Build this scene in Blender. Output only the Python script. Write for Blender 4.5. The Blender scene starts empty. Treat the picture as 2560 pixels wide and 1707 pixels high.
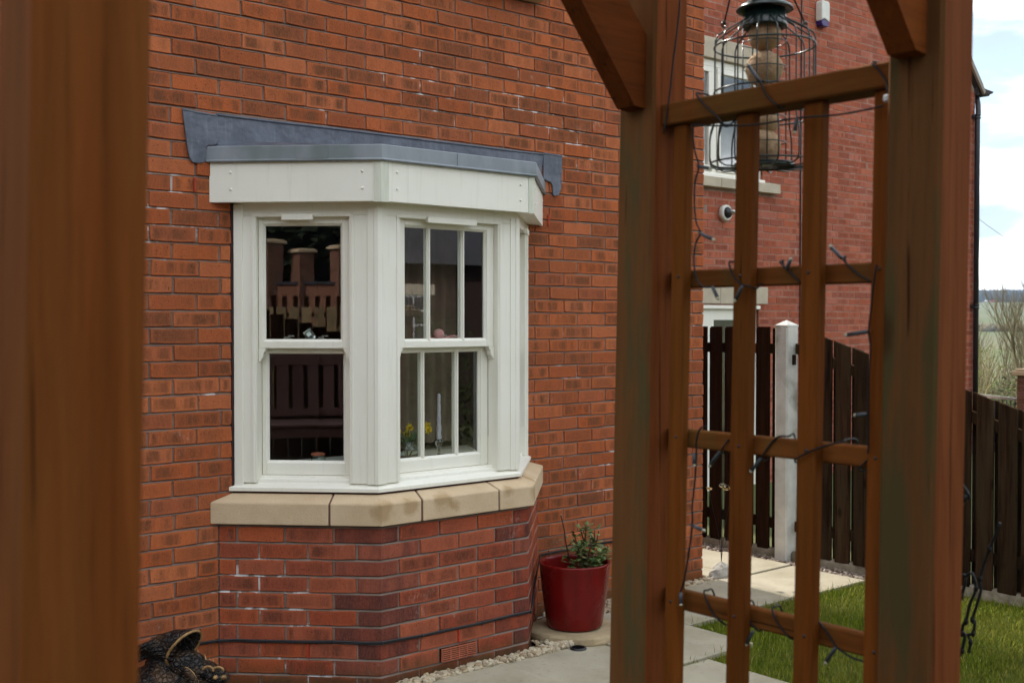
import bpy, math, random
import numpy as np
from mathutils import Vector, Matrix, Euler

R = math.radians
random.seed(7)
rng = np.random.default_rng(7)
scene = bpy.context.scene
COL = scene.collection

# ------------------------------------------------------------------ camera, sky, sun, exposure
CAM = Vector((0.0, -4.808, 1.659))
HEADING, PITCH = 49.85, 1.08
cam_d = bpy.data.cameras.new('camera')
cam = bpy.data.objects.new('camera', cam_d); COL.objects.link(cam)
cam.location = CAM
cam.rotation_euler = (R(90 - PITCH), 0, R(HEADING - 90))
cam_d.lens, cam_d.sensor_width = 40, 36
cam_d.clip_start, cam_d.clip_end = 0.05, 6000
cam_d.dof.use_dof = True
cam_d.dof.focus_distance = 5.2
cam_d.dof.aperture_fstop = 6.3
cam_d.dof.aperture_blades = 7
scene.camera = cam

SUN_EL, SUN_AZ = 44, 3          # the sun stands behind the house, almost square to its garden wall
world = bpy.data.worlds.new('World'); scene.world = world; world.use_nodes = True
wt = world.node_tree; wt.nodes.clear()
def wn(t, **k):
    n = wt.nodes.new(t)
    for a, v in k.items(): setattr(n, a, v)
    return n
w_out = wn('ShaderNodeOutputWorld')
sky = wn('ShaderNodeTexSky', sky_type='NISHITA', sun_disc=False, sun_elevation=R(SUN_EL), sun_rotation=R(SUN_AZ))
bg_sky = wn('ShaderNodeBackground'); bg_sky.inputs[1].default_value = 0.10
bg_cloud = wn('ShaderNodeBackground'); bg_cloud.inputs[1].default_value = 1.7
w_mix = wn('ShaderNodeMixShader')
w_tc = wn('ShaderNodeTexCoord')
w_map = wn('ShaderNodeMapping'); w_map.inputs['Scale'].default_value = (1, 1, 3.2); w_map.inputs['Location'].default_value = (6.6, 1.9, .1)
w_n1 = wn('ShaderNodeTexNoise'); w_n1.inputs['Scale'].default_value = 2.6; w_n1.inputs['Detail'].default_value = 8; w_n1.inputs['Roughness'].default_value = 0.55
w_n2 = wn('ShaderNodeTexNoise'); w_n2.inputs['Scale'].default_value = 6.0; w_n2.inputs['Detail'].default_value = 6
w_r1 = wn('ShaderNodeValToRGB'); w_r1.color_ramp.elements[0].position = 0.30; w_r1.color_ramp.elements[1].position = 0.55
w_r1.color_ramp.elements[0].color = (0.6, 0.6, 0.6, 1)
w_r2 = wn('ShaderNodeValToRGB'); w_r2.color_ramp.interpolation = 'EASE'; w_r2.color_ramp.elements[0].position = 0.42; w_r2.color_ramp.elements[1].position = 0.74
w_r2.color_ramp.elements[0].color = (0.145, 0.175, 0.197, 1); w_r2.color_ramp.elements[1].color = (1.0, 1.0, 1.0, 1)
L = wt.links.new
L(w_tc.outputs['Generated'], w_map.inputs[0]); L(w_map.outputs[0], w_n1.inputs[0]); L(w_map.outputs[0], w_n2.inputs[0])
L(w_n1.outputs[0], w_r1.inputs[0]); L(w_n2.outputs[0], w_r2.inputs[0])
L(w_r2.outputs[0], bg_cloud.inputs[0]); L(sky.outputs[0], bg_sky.inputs[0])
L(w_r1.outputs[0], w_mix.inputs[0]); L(bg_sky.outputs[0], w_mix.inputs[1]); L(bg_cloud.outputs[0], w_mix.inputs[2])
L(w_mix.outputs[0], w_out.inputs[0])

sun_d = bpy.data.lights.new('sun', 'SUN'); sun = bpy.data.objects.new('sun', sun_d); COL.objects.link(sun)
sun_d.energy, sun_d.angle, sun_d.color = 2.2, R(1.5), (1.0, 0.94, 0.85)
_sd = Vector((math.sin(R(SUN_AZ)) * math.cos(R(SUN_EL)), math.cos(R(SUN_AZ)) * math.cos(R(SUN_EL)), math.sin(R(SUN_EL))))
sun.rotation_euler = _sd.to_track_quat('Z', 'Y').to_euler(); sun.location = (0, 0, 20)

scene.view_settings.view_transform = 'Standard'
scene.view_settings.look = 'None'
scene.view_settings.exposure = 1.56
scene.view_settings.gamma = 1.0
scene.render.engine = 'CYCLES'
scene.cycles.use_denoising = True
scene.cycles.max_bounces = 6
scene.cycles.transparent_max_bounces = 16
scene.cycles.use_adaptive_sampling = False

# ------------------------------------------------------------------ helpers
def pix(p):
    """photograph pixel (2560 wide) of a world point and its depth, used only to rank which bricks show largest"""
    v = Vector(p) - CAM
    a = Vector((math.cos(R(HEADING)), math.sin(R(HEADING)), 0)); r = Vector((a.y, -a.x, 0))
    d0, u0, l = v.dot(a), v.z, v.dot(r)
    d = d0 * math.cos(R(PITCH)) - u0 * math.sin(R(PITCH)); u = d0 * math.sin(R(PITCH)) + u0 * math.cos(R(PITCH))
    if d < .05: return (-9999, -9999, d)
    return (1280 + 2844.4 * l / d, 853.5 - 2844.4 * u / d, d)

class MB:
    def __init__(s): s.v = []; s.f = []; s.sm = []
    def add(s, vs, fs, smooth=False):
        o = len(s.v); s.v += [tuple(p) for p in vs]
        for f in fs: s.f.append(tuple(i + o for i in f)); s.sm.append(smooth)
        return s
    def box(s, x0, x1, y0, y1, z0, z1, c=0.0):
        return s.obox(Vector(((x0 + x1) / 2, (y0 + y1) / 2, (z0 + z1) / 2)), Vector((1, 0, 0)), Vector((0, 1, 0)), Vector((0, 0, 1)),
                      abs(x1 - x0) / 2, abs(y1 - y0) / 2, abs(z1 - z0) / 2, c)
    def obox(s, C, U, V, W, a, b, h, c=0.0):
        C = Vector(C)
        if c <= 0:
            vs = [C + U * (a * i) + V * (b * j) + W * (h * k) for i in (-1, 1) for j in (-1, 1) for k in (-1, 1)]
            return s.add(vs, [(0, 1, 3, 2), (4, 6, 7, 5), (0, 4, 5, 1), (2, 3, 7, 6), (0, 2, 6, 4), (1, 5, 7, 3)])
        c = min(c, a * .9, b * .9, h * .9)
        idx = {}; vs = []
        for i in (-1, 1):
            for j in (-1, 1):
                for k in (-1, 1):
                    for ax in range(3):
                        e = [a, b, h]
                        for q in range(3):
                            if q != ax: e[q] -= c
                        idx[(i, j, k, ax)] = len(vs); vs.append(C + U * (e[0] * i) + V * (e[1] * j) + W * (e[2] * k))
        fs = []
        for i in (-1, 1):
            q = [idx[(i, j, k, 0)] for j, k in ((-1, -1), (1, -1), (1, 1), (-1, 1))]; fs.append(q if i > 0 else q[::-1])
        for j in (-1, 1):
            q = [idx[(i, j, k, 1)] for i, k in ((-1, -1), (1, -1), (1, 1), (-1, 1))]; fs.append(q[::-1] if j > 0 else q)
        for k in (-1, 1):
            q = [idx[(i, j, k, 2)] for i, j in ((-1, -1), (1, -1), (1, 1), (-1, 1))]; fs.append(q if k > 0 else q[::-1])
        for i in (-1, 1):
            for j in (-1, 1):
                q = [idx[(i, j, -1, 0)], idx[(i, j, 1, 0)], idx[(i, j, 1, 1)], idx[(i, j, -1, 1)]]; fs.append(q if i * j < 0 else q[::-1])
        for i in (-1, 1):
            for k in (-1, 1):
                q = [idx[(i, -1, k, 0)], idx[(i, 1, k, 0)], idx[(i, 1, k, 2)], idx[(i, -1, k, 2)]]; fs.append(q if i * k > 0 else q[::-1])
        for j in (-1, 1):
            for k in (-1, 1):
                q = [idx[(-1, j, k, 1)], idx[(1, j, k, 1)], idx[(1, j, k, 2)], idx[(-1, j, k, 2)]]; fs.append(q if j * k < 0 else q[::-1])
        for i in (-1, 1):
            for j in (-1, 1):
                for k in (-1, 1):
                    q = [idx[(i, j, k, 0)], idx[(i, j, k, 1)], idx[(i, j, k, 2)]]; fs.append(q if i * j * k > 0 else q[::-1])
        return s.add(vs, fs)
    def bar(s, p, q, w, h, up=(0, 0, 1), c=0.0):
        p, q = Vector(p), Vector(q); d = (q - p); l = d.length; d.normalize(); up = Vector(up)
        sx = d.cross(up).normalized(); u = sx.cross(d)
        return s.obox((p + q) / 2, d, sx, u, l / 2, w / 2, h / 2, c)
    def tube(s, pts, r, n=6, cap=True, smooth=True):
        pts = [Vector(p) for p in pts]; rs = r if isinstance(r, (list, tuple)) else [r] * len(pts)
        t = (pts[1] - pts[0]).normalized(); a = Vector((0, 0, 1)) if abs(t.z) < .9 else Vector((1, 0, 0))
        nn = t.cross(a).normalized(); vs = []
        for i, p in enumerate(pts):
            t = (pts[min(i + 1, len(pts) - 1)] - pts[max(i - 1, 0)])
            t = t.normalized() if t.length > 1e-9 else Vector((0, 0, 1))
            nn = (nn - t * nn.dot(t)); nn = nn.normalized() if nn.length > 1e-6 else t.orthogonal().normalized()
            b = t.cross(nn)
            for k in range(n):
                an = 2 * math.pi * k / n; vs.append(p + (nn * math.cos(an) + b * math.sin(an)) * rs[i])
        fs = [(i * n + k, i * n + (k + 1) % n, (i + 1) * n + (k + 1) % n, (i + 1) * n + k) for i in range(len(pts) - 1) for k in range(n)]
        if cap: fs += [tuple(range(n))[::-1], tuple(range((len(pts) - 1) * n, len(pts) * n))]
        return s.add(vs, fs, smooth)
    def lathe(s, prof, c=(0, 0, 0), n=32, ax=None, smooth=True, cap=False):
        c = Vector(c); M = Matrix.Identity(3) if ax is None else Vector((0, 0, 1)).rotation_difference(Vector(ax)).to_matrix()
        vs = [c + M @ Vector((r * math.cos(2 * math.pi * k / n), r * math.sin(2 * math.pi * k / n), z)) for r, z in prof for k in range(n)]
        fs = [(i * n + k, i * n + (k + 1) % n, (i + 1) * n + (k + 1) % n, (i + 1) * n + k) for i in range(len(prof) - 1) for k in range(n)]
        if cap: fs += [tuple(range(n))[::-1], tuple(range((len(prof) - 1) * n, len(prof) * n))]
        return s.add(vs, fs, smooth)
    def ball(s, c, r, sc=(1, 1, 1), n=16, m=10, jit=0.0, rot=None):
        c = Vector(c); vs = []
        for i in range(m + 1):
            th = math.pi * i / m
            for k in range(n):
                ph = 2 * math.pi * k / n
                j = 1 + random.uniform(-jit, jit) if 0 < i < m else 1
                p = Vector((math.sin(th) * math.cos(ph) * sc[0], math.sin(th) * math.sin(ph) * sc[1], math.cos(th) * sc[2])) * r * j
                vs.append(c + (rot @ p if rot else p))
        fs = [(i * n + k, (i + 1) * n + k, (i + 1) * n + (k + 1) % n, i * n + (k + 1) % n) for i in range(m) for k in range(n)]
        return s.add(vs, fs, True)
    def prism(s, poly, o, U, V, W, t):
        """polygon in (U,V) at origin o, extruded by t along W"""
        o, U, V, W = Vector(o), Vector(U), Vector(V), Vector(W); n = len(poly)
        vs = [o + U * a + V * b for a, b in poly] + [o + U * a + V * b + W * t for a, b in poly]
        fs = [tuple(range(n))[::-1], tuple(range(n, 2 * n))] + [(k, (k + 1) % n, n + (k + 1) % n, n + k) for k in range(n)]
        return s.add(vs, fs)
    def build(s, name, m, parent=None, loc=None, bev=0.0, fix=True):
        me = bpy.data.meshes.new(name); me.from_pydata(s.v, [], s.f)
        me.polygons.foreach_set('use_smooth', s.sm); me.materials.append(m)
        if fix:
            import bmesh
            bm = bmesh.new(); bm.from_mesh(me); bmesh.ops.recalc_face_normals(bm, faces=bm.faces); bm.to_mesh(me); bm.free()
        o = bpy.data.objects.new(name, me); COL.objects.link(o)
        if loc is not None: o.location = loc
        if parent is not None:
            o.parent = parent
        if bev > 0:
            b = o.modifiers.new('bevel', 'BEVEL'); b.width = bev; b.segments = 2; b.limit_method = 'ANGLE'
        return o

def tag(o, label=None, cat=None, group=None, kind=None):
    if label: o['label'] = label
    if cat: o['category'] = cat
    if group: o['group'] = group
    if kind: o['kind'] = kind
    return o
def empty(name, loc, label, cat, group=None, rot=(0, 0, 0)):
    o = bpy.data.objects.new(name, None); COL.objects.link(o); o.location = loc; o.rotation_euler = rot; o.empty_display_size = .1
    return tag(o, label, cat, group)
class Thing:
    """an Empty at the base; parts are given in world coordinates"""
    def __init__(s, name, loc, label, cat, group=None):
        s.e = empty(name, loc, label, cat, group); s.off = -Vector(loc)
    def part(s, name, mb, m, bev=0.0, **k): return mb.build(name, m, s.e, loc=s.off, bev=bev, **k)
def sub(name, mb, m, parent, bev=0.0, **k): return mb.build(name, m, parent, bev=bev, **k)
def copy_tree(o, parent=None):
    c = o.copy(); COL.objects.link(c); c.parent = parent
    for ch in list(o.children): copy_tree(ch, c)
    return c

# ------------------------------------------------------------------ materials
class NT:
    def __init__(s, name):
        s.m = bpy.data.materials.new(name); s.m.use_nodes = True; s.t = s.m.node_tree
        s.b = s.t.nodes['Principled BSDF']; s.out = s.t.nodes['Material Output']
        g = s.t.nodes.new('ShaderNodeNewGeometry'); s.pos = g.outputs['Position']; s.geo = g
    def n(s, t, **k):
        x = s.t.nodes.new(t)
        for a, v in k.items(): setattr(x, a, v)
        return x
    def l(s, a, b): s.t.links.new(a, b)
    def setin(s, sock, v):
        if isinstance(v, bpy.types.NodeSocket): s.l(v, sock)
        else: sock.default_value = v if not (isinstance(v, tuple) and len(v) == 3 and sock.type == 'RGBA') else (*v, 1)
    def vec(s, sc, src=None, off=(0, 0, 0)):
        m = s.n('ShaderNodeMapping'); m.inputs['Scale'].default_value = sc; m.inputs['Location'].default_value = off
        s.l(src or s.pos, m.inputs[0]); return m.outputs[0]
    def noise(s, scale, v=None, detail=4, rough=.55, dist=0):
        x = s.n('ShaderNodeTexNoise'); x.inputs['Scale'].default_value = scale; x.inputs['Detail'].default_value = detail
        x.inputs['Roughness'].default_value = rough; x.inputs['Distortion'].default_value = dist
        s.l(v or s.pos, x.inputs[0]); return x.outputs[0]
    def voro(s, scale, v=None, feat='F1'):
        x = s.n('ShaderNodeTexVoronoi', feature=feat); x.inputs['Scale'].default_value = scale; s.l(v or s.pos, x.inputs[0]); return x.outputs[0]
    def ramp(s, f, stops):
        x = s.n('ShaderNodeValToRGB'); e = x.color_ramp.elements
        while len(e) < len(stops): e.new(.5)
        for i, (p, c) in enumerate(stops):
            e[i].position = p; e[i].color = (c, c, c, 1) if not isinstance(c, tuple) else (*c, 1)
        s.l(f, x.inputs[0]); return x.outputs[0]
    def mix(s, f, a, b, mode='MIX'):
        x = s.n('ShaderNodeMix', data_type='RGBA', blend_type=mode)
        s.setin(x.inputs[0], f); s.setin(x.inputs[6], a); s.setin(x.inputs[7], b); return x.outputs[2]
    def math(s, op, a, b=0.0, c=0.0):
        x = s.n('ShaderNodeMath', operation=op); s.setin(x.inputs[0], a); s.setin(x.inputs[1], b); s.setin(x.inputs[2], c); return x.outputs[0]
    def bump(s, h, strength=.3, dist=.002):
        x = s.n('ShaderNodeBump'); x.inputs['Strength'].default_value = strength; x.inputs['Distance'].default_value = dist
        s.l(h, x.inputs['Height']); s.l(x.outputs[0], s.b.inputs['Normal'])
    def fin(s, col, rough=.8, spec=.3, metal=0.0):
        s.setin(s.b.inputs['Base Color'], col); s.setin(s.b.inputs['Roughness'], rough)
        s.b.inputs['Specular IOR Level'].default_value = spec; s.b.inputs['Metallic'].default_value = metal
        return s.m

def simple(name, col, rough=.6, var=.12, scale=20, bump=.15, spec=.3, metal=0.0):
    n = NT(name); f = n.noise(scale)
    c = n.mix(n.ramp(f, [(.3, 0.), (.7, 1.)]), tuple(x * (1 - var) for x in col), tuple(min(1, x * (1 + var)) for x in col))
    if bump: n.bump(n.noise(scale * 6), bump, .001)
    return n.fin(c, rough, spec, metal)

def brick_mat(name, tones, streak=(.13, .065, .035), edge=(.40, .13, .055), grime=.0, hazy=0.0):
    n = NT(name)
    at = n.n('ShaderNodeAttribute', attribute_name='rnd'); oi = n.n('ShaderNodeObjectInfo')
    rnd = n.math('FRACT', n.math('ADD', at.outputs['Fac'], oi.outputs['Random']))
    st = [(i / max(1, len(tones) - 1), t) for i, t in enumerate(tones)]
    base = n.ramp(rnd, st)
    uv = n.n('ShaderNodeUVMap'); sx = n.n('ShaderNodeSeparateXYZ'); n.l(uv.outputs[0], sx.inputs[0])
    u, v = sx.outputs[0], sx.outputs[1]      # metres from the brick's nearest end and bed
    ed = n.math('MINIMUM', n.math('MULTIPLY', u, .7), v)
    wob = n.noise(70, n.vec((1, 1, 2)), 4)
    edn = n.math('ADD', ed, n.math('MULTIPLY_ADD', wob, .022, -.011))
    inner = n.ramp(edn, [(.003, 0.), (.014, 1.)])
    sh = n.n('ShaderNodeVectorMath', operation='ADD'); n.l(n.vec((30, 30, 5)), sh.inputs[0])
    cr = n.n('ShaderNodeCombineXYZ'); k = n.math('MULTIPLY', rnd, 37.0); n.l(k, cr.inputs[0]); n.l(k, cr.inputs[2]); n.l(cr.outputs[0], sh.inputs[1])
    band = n.noise(.45, sh.outputs[0], 3, .6)
    bandf = n.math('MULTIPLY', n.ramp(band, [(.38, 0.), (.58, 1.)]), inner)
    amt = n.ramp(n.math('FRACT', n.math('MULTIPLY', rnd, 7.31)), [(0., .15), (.5, .75), (1., 1.)])
    col = n.mix(n.math('MULTIPLY', bandf, amt), base, streak)
    fine = n.noise(9, n.vec((16, 16, 5)), 6, .75)
    col = n.mix(n.math('MULTIPLY', n.ramp(fine, [(.40, 0.), (.75, 1.)]), .42), col, edge)
    col = n.mix(n.math('MULTIPLY', n.math('MULTIPLY', n.math('SUBTRACT', 1.0, inner), n.ramp(wob, [(.42, .0), (.6, 1.)])), .45), col, edge)
    col = n.mix(n.math('MULTIPLY', n.ramp(n.noise(55, None, 5, .7), [(.52, 0.), (.7, 1.)]), .30), col, streak)
    pits = n.ramp(n.noise(150, None, 2), [(.30, 1.), (.36, 0.)])
    col = n.mix(n.math('MULTIPLY', pits, .8), col, (.03, .018, .015))
    lime = n.math('MULTIPLY', n.ramp(n.noise(3.1, None, 5, .7), [(.60, 0.), (.72, 1.)]), n.ramp(n.noise(60, n.vec((1, 1, .6)), 4), [(.48, 0.), (.66, 1.)]))
    col = n.mix(n.math('MULTIPLY', lime, .55), col, (.52, .46, .42))
    if grime:
        sz = n.n('ShaderNodeSeparateXYZ'); n.l(n.pos, sz.inputs[0])
        low = n.ramp(n.math('ADD', sz.outputs[2], n.math('MULTIPLY', n.noise(9, None, 4), .12)), [(.06, 1.), (.17, 0.)])
        col = n.mix(n.math('MULTIPLY', low, grime), col, (.045, .05, .02))
    n.bump(n.math('ADD', n.math('MULTIPLY', fine, .6), n.noise(95, None, 6, .75)), .8, .0032)
    return n.fin(col, .92, .08)

def mortar_mat(name, col, white=.5):
    n = NT(name)
    c = n.mix(n.ramp(n.noise(9, None, 5), [(.3, 0.), (.7, 1.)]), tuple(x * .78 for x in col), tuple(x * 1.2 for x in col))
    w = n.math('MULTIPLY', n.ramp(n.noise(1.3, None, 3), [(.56, 0.), (.63, 1.)]), n.ramp(n.noise(13, None, 4), [(.52, 0.), (.60, 1.)]))
    c = n.mix(n.math('MULTIPLY', w, white), c, (.68, .67, .66))
    n.bump(n.noise(160, None, 5), .6, .002)
    return n.fin(c, .97, .05)

def wood_mat(name, a, b, algae=None, axis=2, amount=.5, rough=.6, spec=.3, knots=True, face=False):
    n = NT(name)
    sc = [22, 22, 22]; sc[axis] = 1.3
    oi = n.n('ShaderNodeObjectInfo')
    sh = n.n('ShaderNodeVectorMath', operation='ADD'); n.l(n.vec(tuple(sc)), sh.inputs[0])
    cr = n.n('ShaderNodeCombineXYZ'); k = n.math('MULTIPLY', oi.outputs['Random'], 40.0)
    for i in range(3): n.l(k, cr.inputs[i])
    n.l(cr.outputs[0], sh.inputs[1])
    g = n.noise(1.6, sh.outputs[0], 6, .65, .6)
    c = n.mix(n.ramp(g, [(.32, 0.), (.68, 1.)]), a, b)
    sc2 = [140, 140, 140]; sc2[axis] = 5
    fg = n.noise(1.0, n.vec(tuple(sc2)), 4, .7)
    c = n.mix(n.math('MULTIPLY', n.ramp(fg, [(.5, 0.), (.72, 1.)]), .45), c, tuple(x * .35 for x in a))
    if algae:
        al = n.ramp(n.noise(5, n.vec((2.6, 2.6, .35)), 4, .6), [(.40, 0.), (.60, 1.)])
        if face:
            sn = n.n('ShaderNodeSeparateXYZ'); n.l(n.geo.outputs['Normal'], sn.inputs[0]); al = n.math('MULTIPLY', n.math('MAXIMUM', al, .55), n.ramp(n.math('MULTIPLY', sn.outputs[0], -1.0), [(.3, .06), (.7, 1.)]))
        c = n.mix(n.math('MULTIPLY', al, amount), c, algae)
    if knots:
        sk = [7, 7, 7]; sk[axis] = 3.2
        kn = n.ramp(n.voro(1.0, n.vec(tuple(sk))), [(.06, 1.), (.15, 0.)])
        c = n.mix(n.math('MULTIPLY', kn, .6), c, tuple(x * .25 for x in a))
    ck = [60, 60, 60]; ck[axis] = 1.1
    crack = n.ramp(n.noise(1.0, n.vec(tuple(ck)), 3, .6), [(.66, 0.), (.70, 1.)]); c = n.mix(n.math('MULTIPLY', crack, .8), c, tuple(x * .18 for x in a))
    hs = n.n('ShaderNodeHueSaturation'); n.l(c, hs.inputs['Color']); n.l(n.math('MULTIPLY_ADD', n.math('FRACT', n.math('MULTIPLY', oi.outputs['Random'], 5.7)), .5, .75), hs.inputs['Value']); c = hs.outputs[0]
    n.bump(n.math('SUBTRACT', n.math('ADD', fg, n.math('MULTIPLY', g, .8)), crack), .45, .0018)
    return n.fin(c, rough, spec)

M = {}
T_RED = [(0.455, 0.1173, 0.0416), (0.264, 0.0714, 0.0320), (0.488, 0.1530, 0.0688), (0.409, 0.0969, 0.0320), (0.231, 0.0755, 0.0384), (0.482, 0.1306, 0.0480), (0.330, 0.0938, 0.0480), (0.541, 0.1652, 0.0672), (0.297, 0.0714, 0.0288)]
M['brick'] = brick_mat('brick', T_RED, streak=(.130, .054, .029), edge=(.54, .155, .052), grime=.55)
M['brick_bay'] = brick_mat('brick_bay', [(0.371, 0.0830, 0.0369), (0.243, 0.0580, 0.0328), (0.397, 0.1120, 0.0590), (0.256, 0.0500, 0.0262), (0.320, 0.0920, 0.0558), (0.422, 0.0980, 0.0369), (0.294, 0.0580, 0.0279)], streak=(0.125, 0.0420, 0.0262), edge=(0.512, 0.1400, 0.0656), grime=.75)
M['brick_special'] = brick_mat('brick_special', [(0.237, 0.0380, 0.0204), (0.125, 0.0420, 0.0340), (0.325, 0.0700, 0.0340), (0.188, 0.0300, 0.0161), (0.362, 0.1300, 0.0850), (0.275, 0.0450, 0.0204), (0.163, 0.0450, 0.0323)], streak=(0.088, 0.0320, 0.0272), edge=(0.375, 0.1200, 0.0723), grime=.65)
M['brick_far'] = brick_mat('brick_far', [(0.410, 0.1120, 0.0581), (0.307, 0.0880, 0.0528), (0.486, 0.1550, 0.0924), (0.371, 0.0940, 0.0510), (0.461, 0.1650, 0.1144), (0.256, 0.0740, 0.0510)], streak=(0.205, 0.0640, 0.0405), edge=(0.512, 0.1500, 0.0810))
M['brick_dark'] = simple('brick_dark', (.045, .026, .023), .9, .25, 9, .2, .1)
M['brick_pier'] = brick_mat('brick_pier', [(.20, .11, .08), (.27, .14, .10), (.16, .085, .065)])
M['mortar'] = mortar_mat('mortar', (.225, .150, .117), .95)
M['mortar_bay'] = mortar_mat('mortar_bay', (.235, .180, .148), .95)
M['mortar_far'] = mortar_mat('mortar_far', (.32, .21, .165), .3)
# white painted timber
n = NT('paint_white'); f = n.noise(3, None, 5)
c = n.mix(n.ramp(f, [(.35, 0.), (.7, 1.)]), (.84, .81, .71), (.88, .855, .77))
dr = n.math('MULTIPLY', n.ramp(n.noise(4, n.vec((12, 12, .8)), 5), [(.56, 0.), (.80, 1.)]), .20); c = n.mix(dr, c, (.46, .44, .34))
n.bump(n.noise(60, n.vec((6, 6, .6)), 3), .08, .001); M['paint'] = n.fin(c, .38, .4)
n = NT('paint_trim'); c = n.mix(n.ramp(n.noise(6, n.vec((8, 8, 1)), 5), [(.35, 0.), (.7, 1.)]), (.60, .61, .50), (.72, .72, .62)); M['trim'] = n.fin(c, .45, .35)
# lead
n = NT('lead'); f = n.noise(5, n.vec((1.5, 1.5, 1)), 6, .6)
c = n.mix(n.ramp(f, [(.3, 0.), (.7, 1.)]), (.075, .084, .112), (.135, .150, .188))
st = n.math('MULTIPLY', n.ramp(n.noise(8, n.vec((6, 6, .7)), 5, .7), [(.55, 0.), (.75, 1.)]), .35); c = n.mix(st, c, (.26, .285, .33))
sp = n.math('MULTIPLY', n.ramp(n.noise(90, n.vec((1, 1, .5)), 3), [(.66, 0.), (.73, 1.)]), n.ramp(n.noise(2.5), [(.5, 0.), (.62, 1.)])); c = n.mix(n.math('MULTIPLY', sp, .6), c, (.5, .53, .58))
n.bump(n.math('ADD', n.noise(7, None, 3), n.math('MULTIPLY', n.noise(30, None, 4), .25)), .6, .02); M['lead'] = n.fin(c, .48, .45, .15)
n = NT('lead_edge'); f = n.noise(4, n.vec((3, 3, 1)), 5)
c = n.mix(n.ramp(f, [(.3, 0.), (.7, 1.)]), (.205, .225, .255), (.28, .305, .335))
gr = n.math('MULTIPLY', n.ramp(n.noise(2.2, None, 3), [(.57, 0.), (.66, 1.)]), .5); c = n.mix(gr, c, (.09, .125, .11))
n.bump(n.noise(40, n.vec((4, 4, .5)), 3), .12, .001); M['lead_edge'] = n.fin(c, .5, .4)
# sandstone sill
n = NT('sandstone'); f = n.noise(6, None, 5)
c = n.mix(n.ramp(f, [(.3, 0.), (.7, 1.)]), (.56, .415, .265), (.66, .51, .345))
gn = n.noise(220, None, 3); c = n.mix(n.math('MULTIPLY', n.ramp(gn, [(.45, 0.), (.7, 1.)]), .22), c, (.34, .23, .12))
wb = n.math('MULTIPLY_ADD', n.noise(18, None, 4), .09, -.045)
for (sx_, sy_, sz_, sr_) in ((2.835, -.555, .80, .062), (2.98, -.56, .81, .05), (3.16, -.56, .825, .058), (3.24, -.56, .79, .035), (3.56, -.56, .84, .045), (3.74, -.53, .80, .05), (3.80, -.42, .85, .06)):
    vd = n.n('ShaderNodeVectorMath', operation='DISTANCE'); n.l(n.pos, vd.inputs[0]); vd.inputs[1].default_value = (sx_, sy_, sz_)
    c = n.mix(n.math('MULTIPLY', n.ramp(n.math('ADD', vd.outputs['Value'], wb), [(sr_ * .45, 1.), (sr_ * 1.05, 0.)]), .5), c, (.30, .175, .06))
n.bump(n.math('ADD', gn, n.noise(40, None, 5, .7)), .7, .0028); M['stone'] = n.fin(c, .95, .06)
M['stone_pale'] = simple('stone_pale', (.50, .43, .33), .9, .12, 8, .3, .2)
M['sealant'] = simple('sealant', (.035, .012, .014), .6, .2, 30)
M['sill_mortar'] = simple('sill_mortar', (.15, .08, .065), .9, .2, 40)
# glass: thin reflecting pane
n = NT('glass'); n.t.nodes.remove(n.b)
dt = n.n('ShaderNodeVectorMath', operation='DOT_PRODUCT'); n.l(n.geo.outputs['Incoming'], dt.inputs[0]); n.l(n.geo.outputs['Normal'], dt.inputs[1])
fk = n.math('MULTIPLY_ADD', n.math('POWER', n.math('SUBTRACT', 1.0, n.math('ABSOLUTE', dt.outputs['Value'])), 5.0), .92, .080)
tr = n.n('ShaderNodeBsdfTransparent'); tr.inputs[0].default_value = (.955, .975, .965, 1)
gl = n.n('ShaderNodeBsdfGlossy'); gl.inputs['Roughness'].default_value = 0.0; gl.inputs[0].default_value = (.95, .96, 1, 1)
bp = n.n('ShaderNodeBump'); bp.inputs['Strength'].default_value = .02; bp.inputs['Distance'].default_value = .01; n.l(n.noise(2.2, None, 2), bp.inputs['Height']); n.l(bp.outputs[0], gl.inputs['Normal'])
mx = n.n('ShaderNodeMixShader'); n.l(n.math('MINIMUM', fk, 1.0), mx.inputs[0]); n.l(tr.outputs[0], mx.inputs[1]); n.l(gl.outputs[0], mx.inputs[2]); n.l(mx.outputs[0], n.out.inputs[0]); M['glass'] = n.m
def clear_glass(name, tint, ior=1.45, rough=.02):
    n = NT(name); n.b.inputs['Transmission Weight'].default_value = 1; n.b.inputs['IOR'].default_value = ior; n.b.inputs['Roughness'].default_value = rough; n.b.inputs['Base Color'].default_value = (*tint, 1); return n.m
M['clear'] = clear_glass('clear_glass', (.9, .97, .94)); M['amber'] = clear_glass('amber_glass', (.85, .62, .30), 1.4, .08)
# timber
M['arch_post'] = wood_mat('arch_post', (.150, .0400, .0110), (.215, .0620, .0180), (.074, .0560, .0220), 2, .97, .75, .05, face=True)
M['arch_warm'] = wood_mat('arch_warm', (.100, .0265, .0052), (.165, .0480, .0105), (.110, .0480, .0120), 2, .4, .75, .05)
M['arch_rail'] = wood_mat('arch_rail', (.110, .0320, .0060), (.185, .0600, .0130), (.105, .062, .0170), 1, .55, .75, .05)
M['arch_slat'] = wood_mat('arch_slat', (.112, .0305, .0044), (.165, .0480, .0080), (.095, .042, .0080), 2, .35, .75, .05)
M['arch_brace'] = wood_mat('arch_brace', (.100, .0250, .0045), (.155, .0420, .0082), None, 0, .3, .75, .05)
M['fence'] = wood_mat('fence', (.009, .0032, .0014), (.034, .0125, .0056), (.024, .0115, .005), 2, .5, .9, .03)
M['fence_worn'] = wood_mat('fence_worn', (.005, .0024, .0012), (.060, .031, .0155), (.048, .031, .016), 2, .7, .9, .02)
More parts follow.
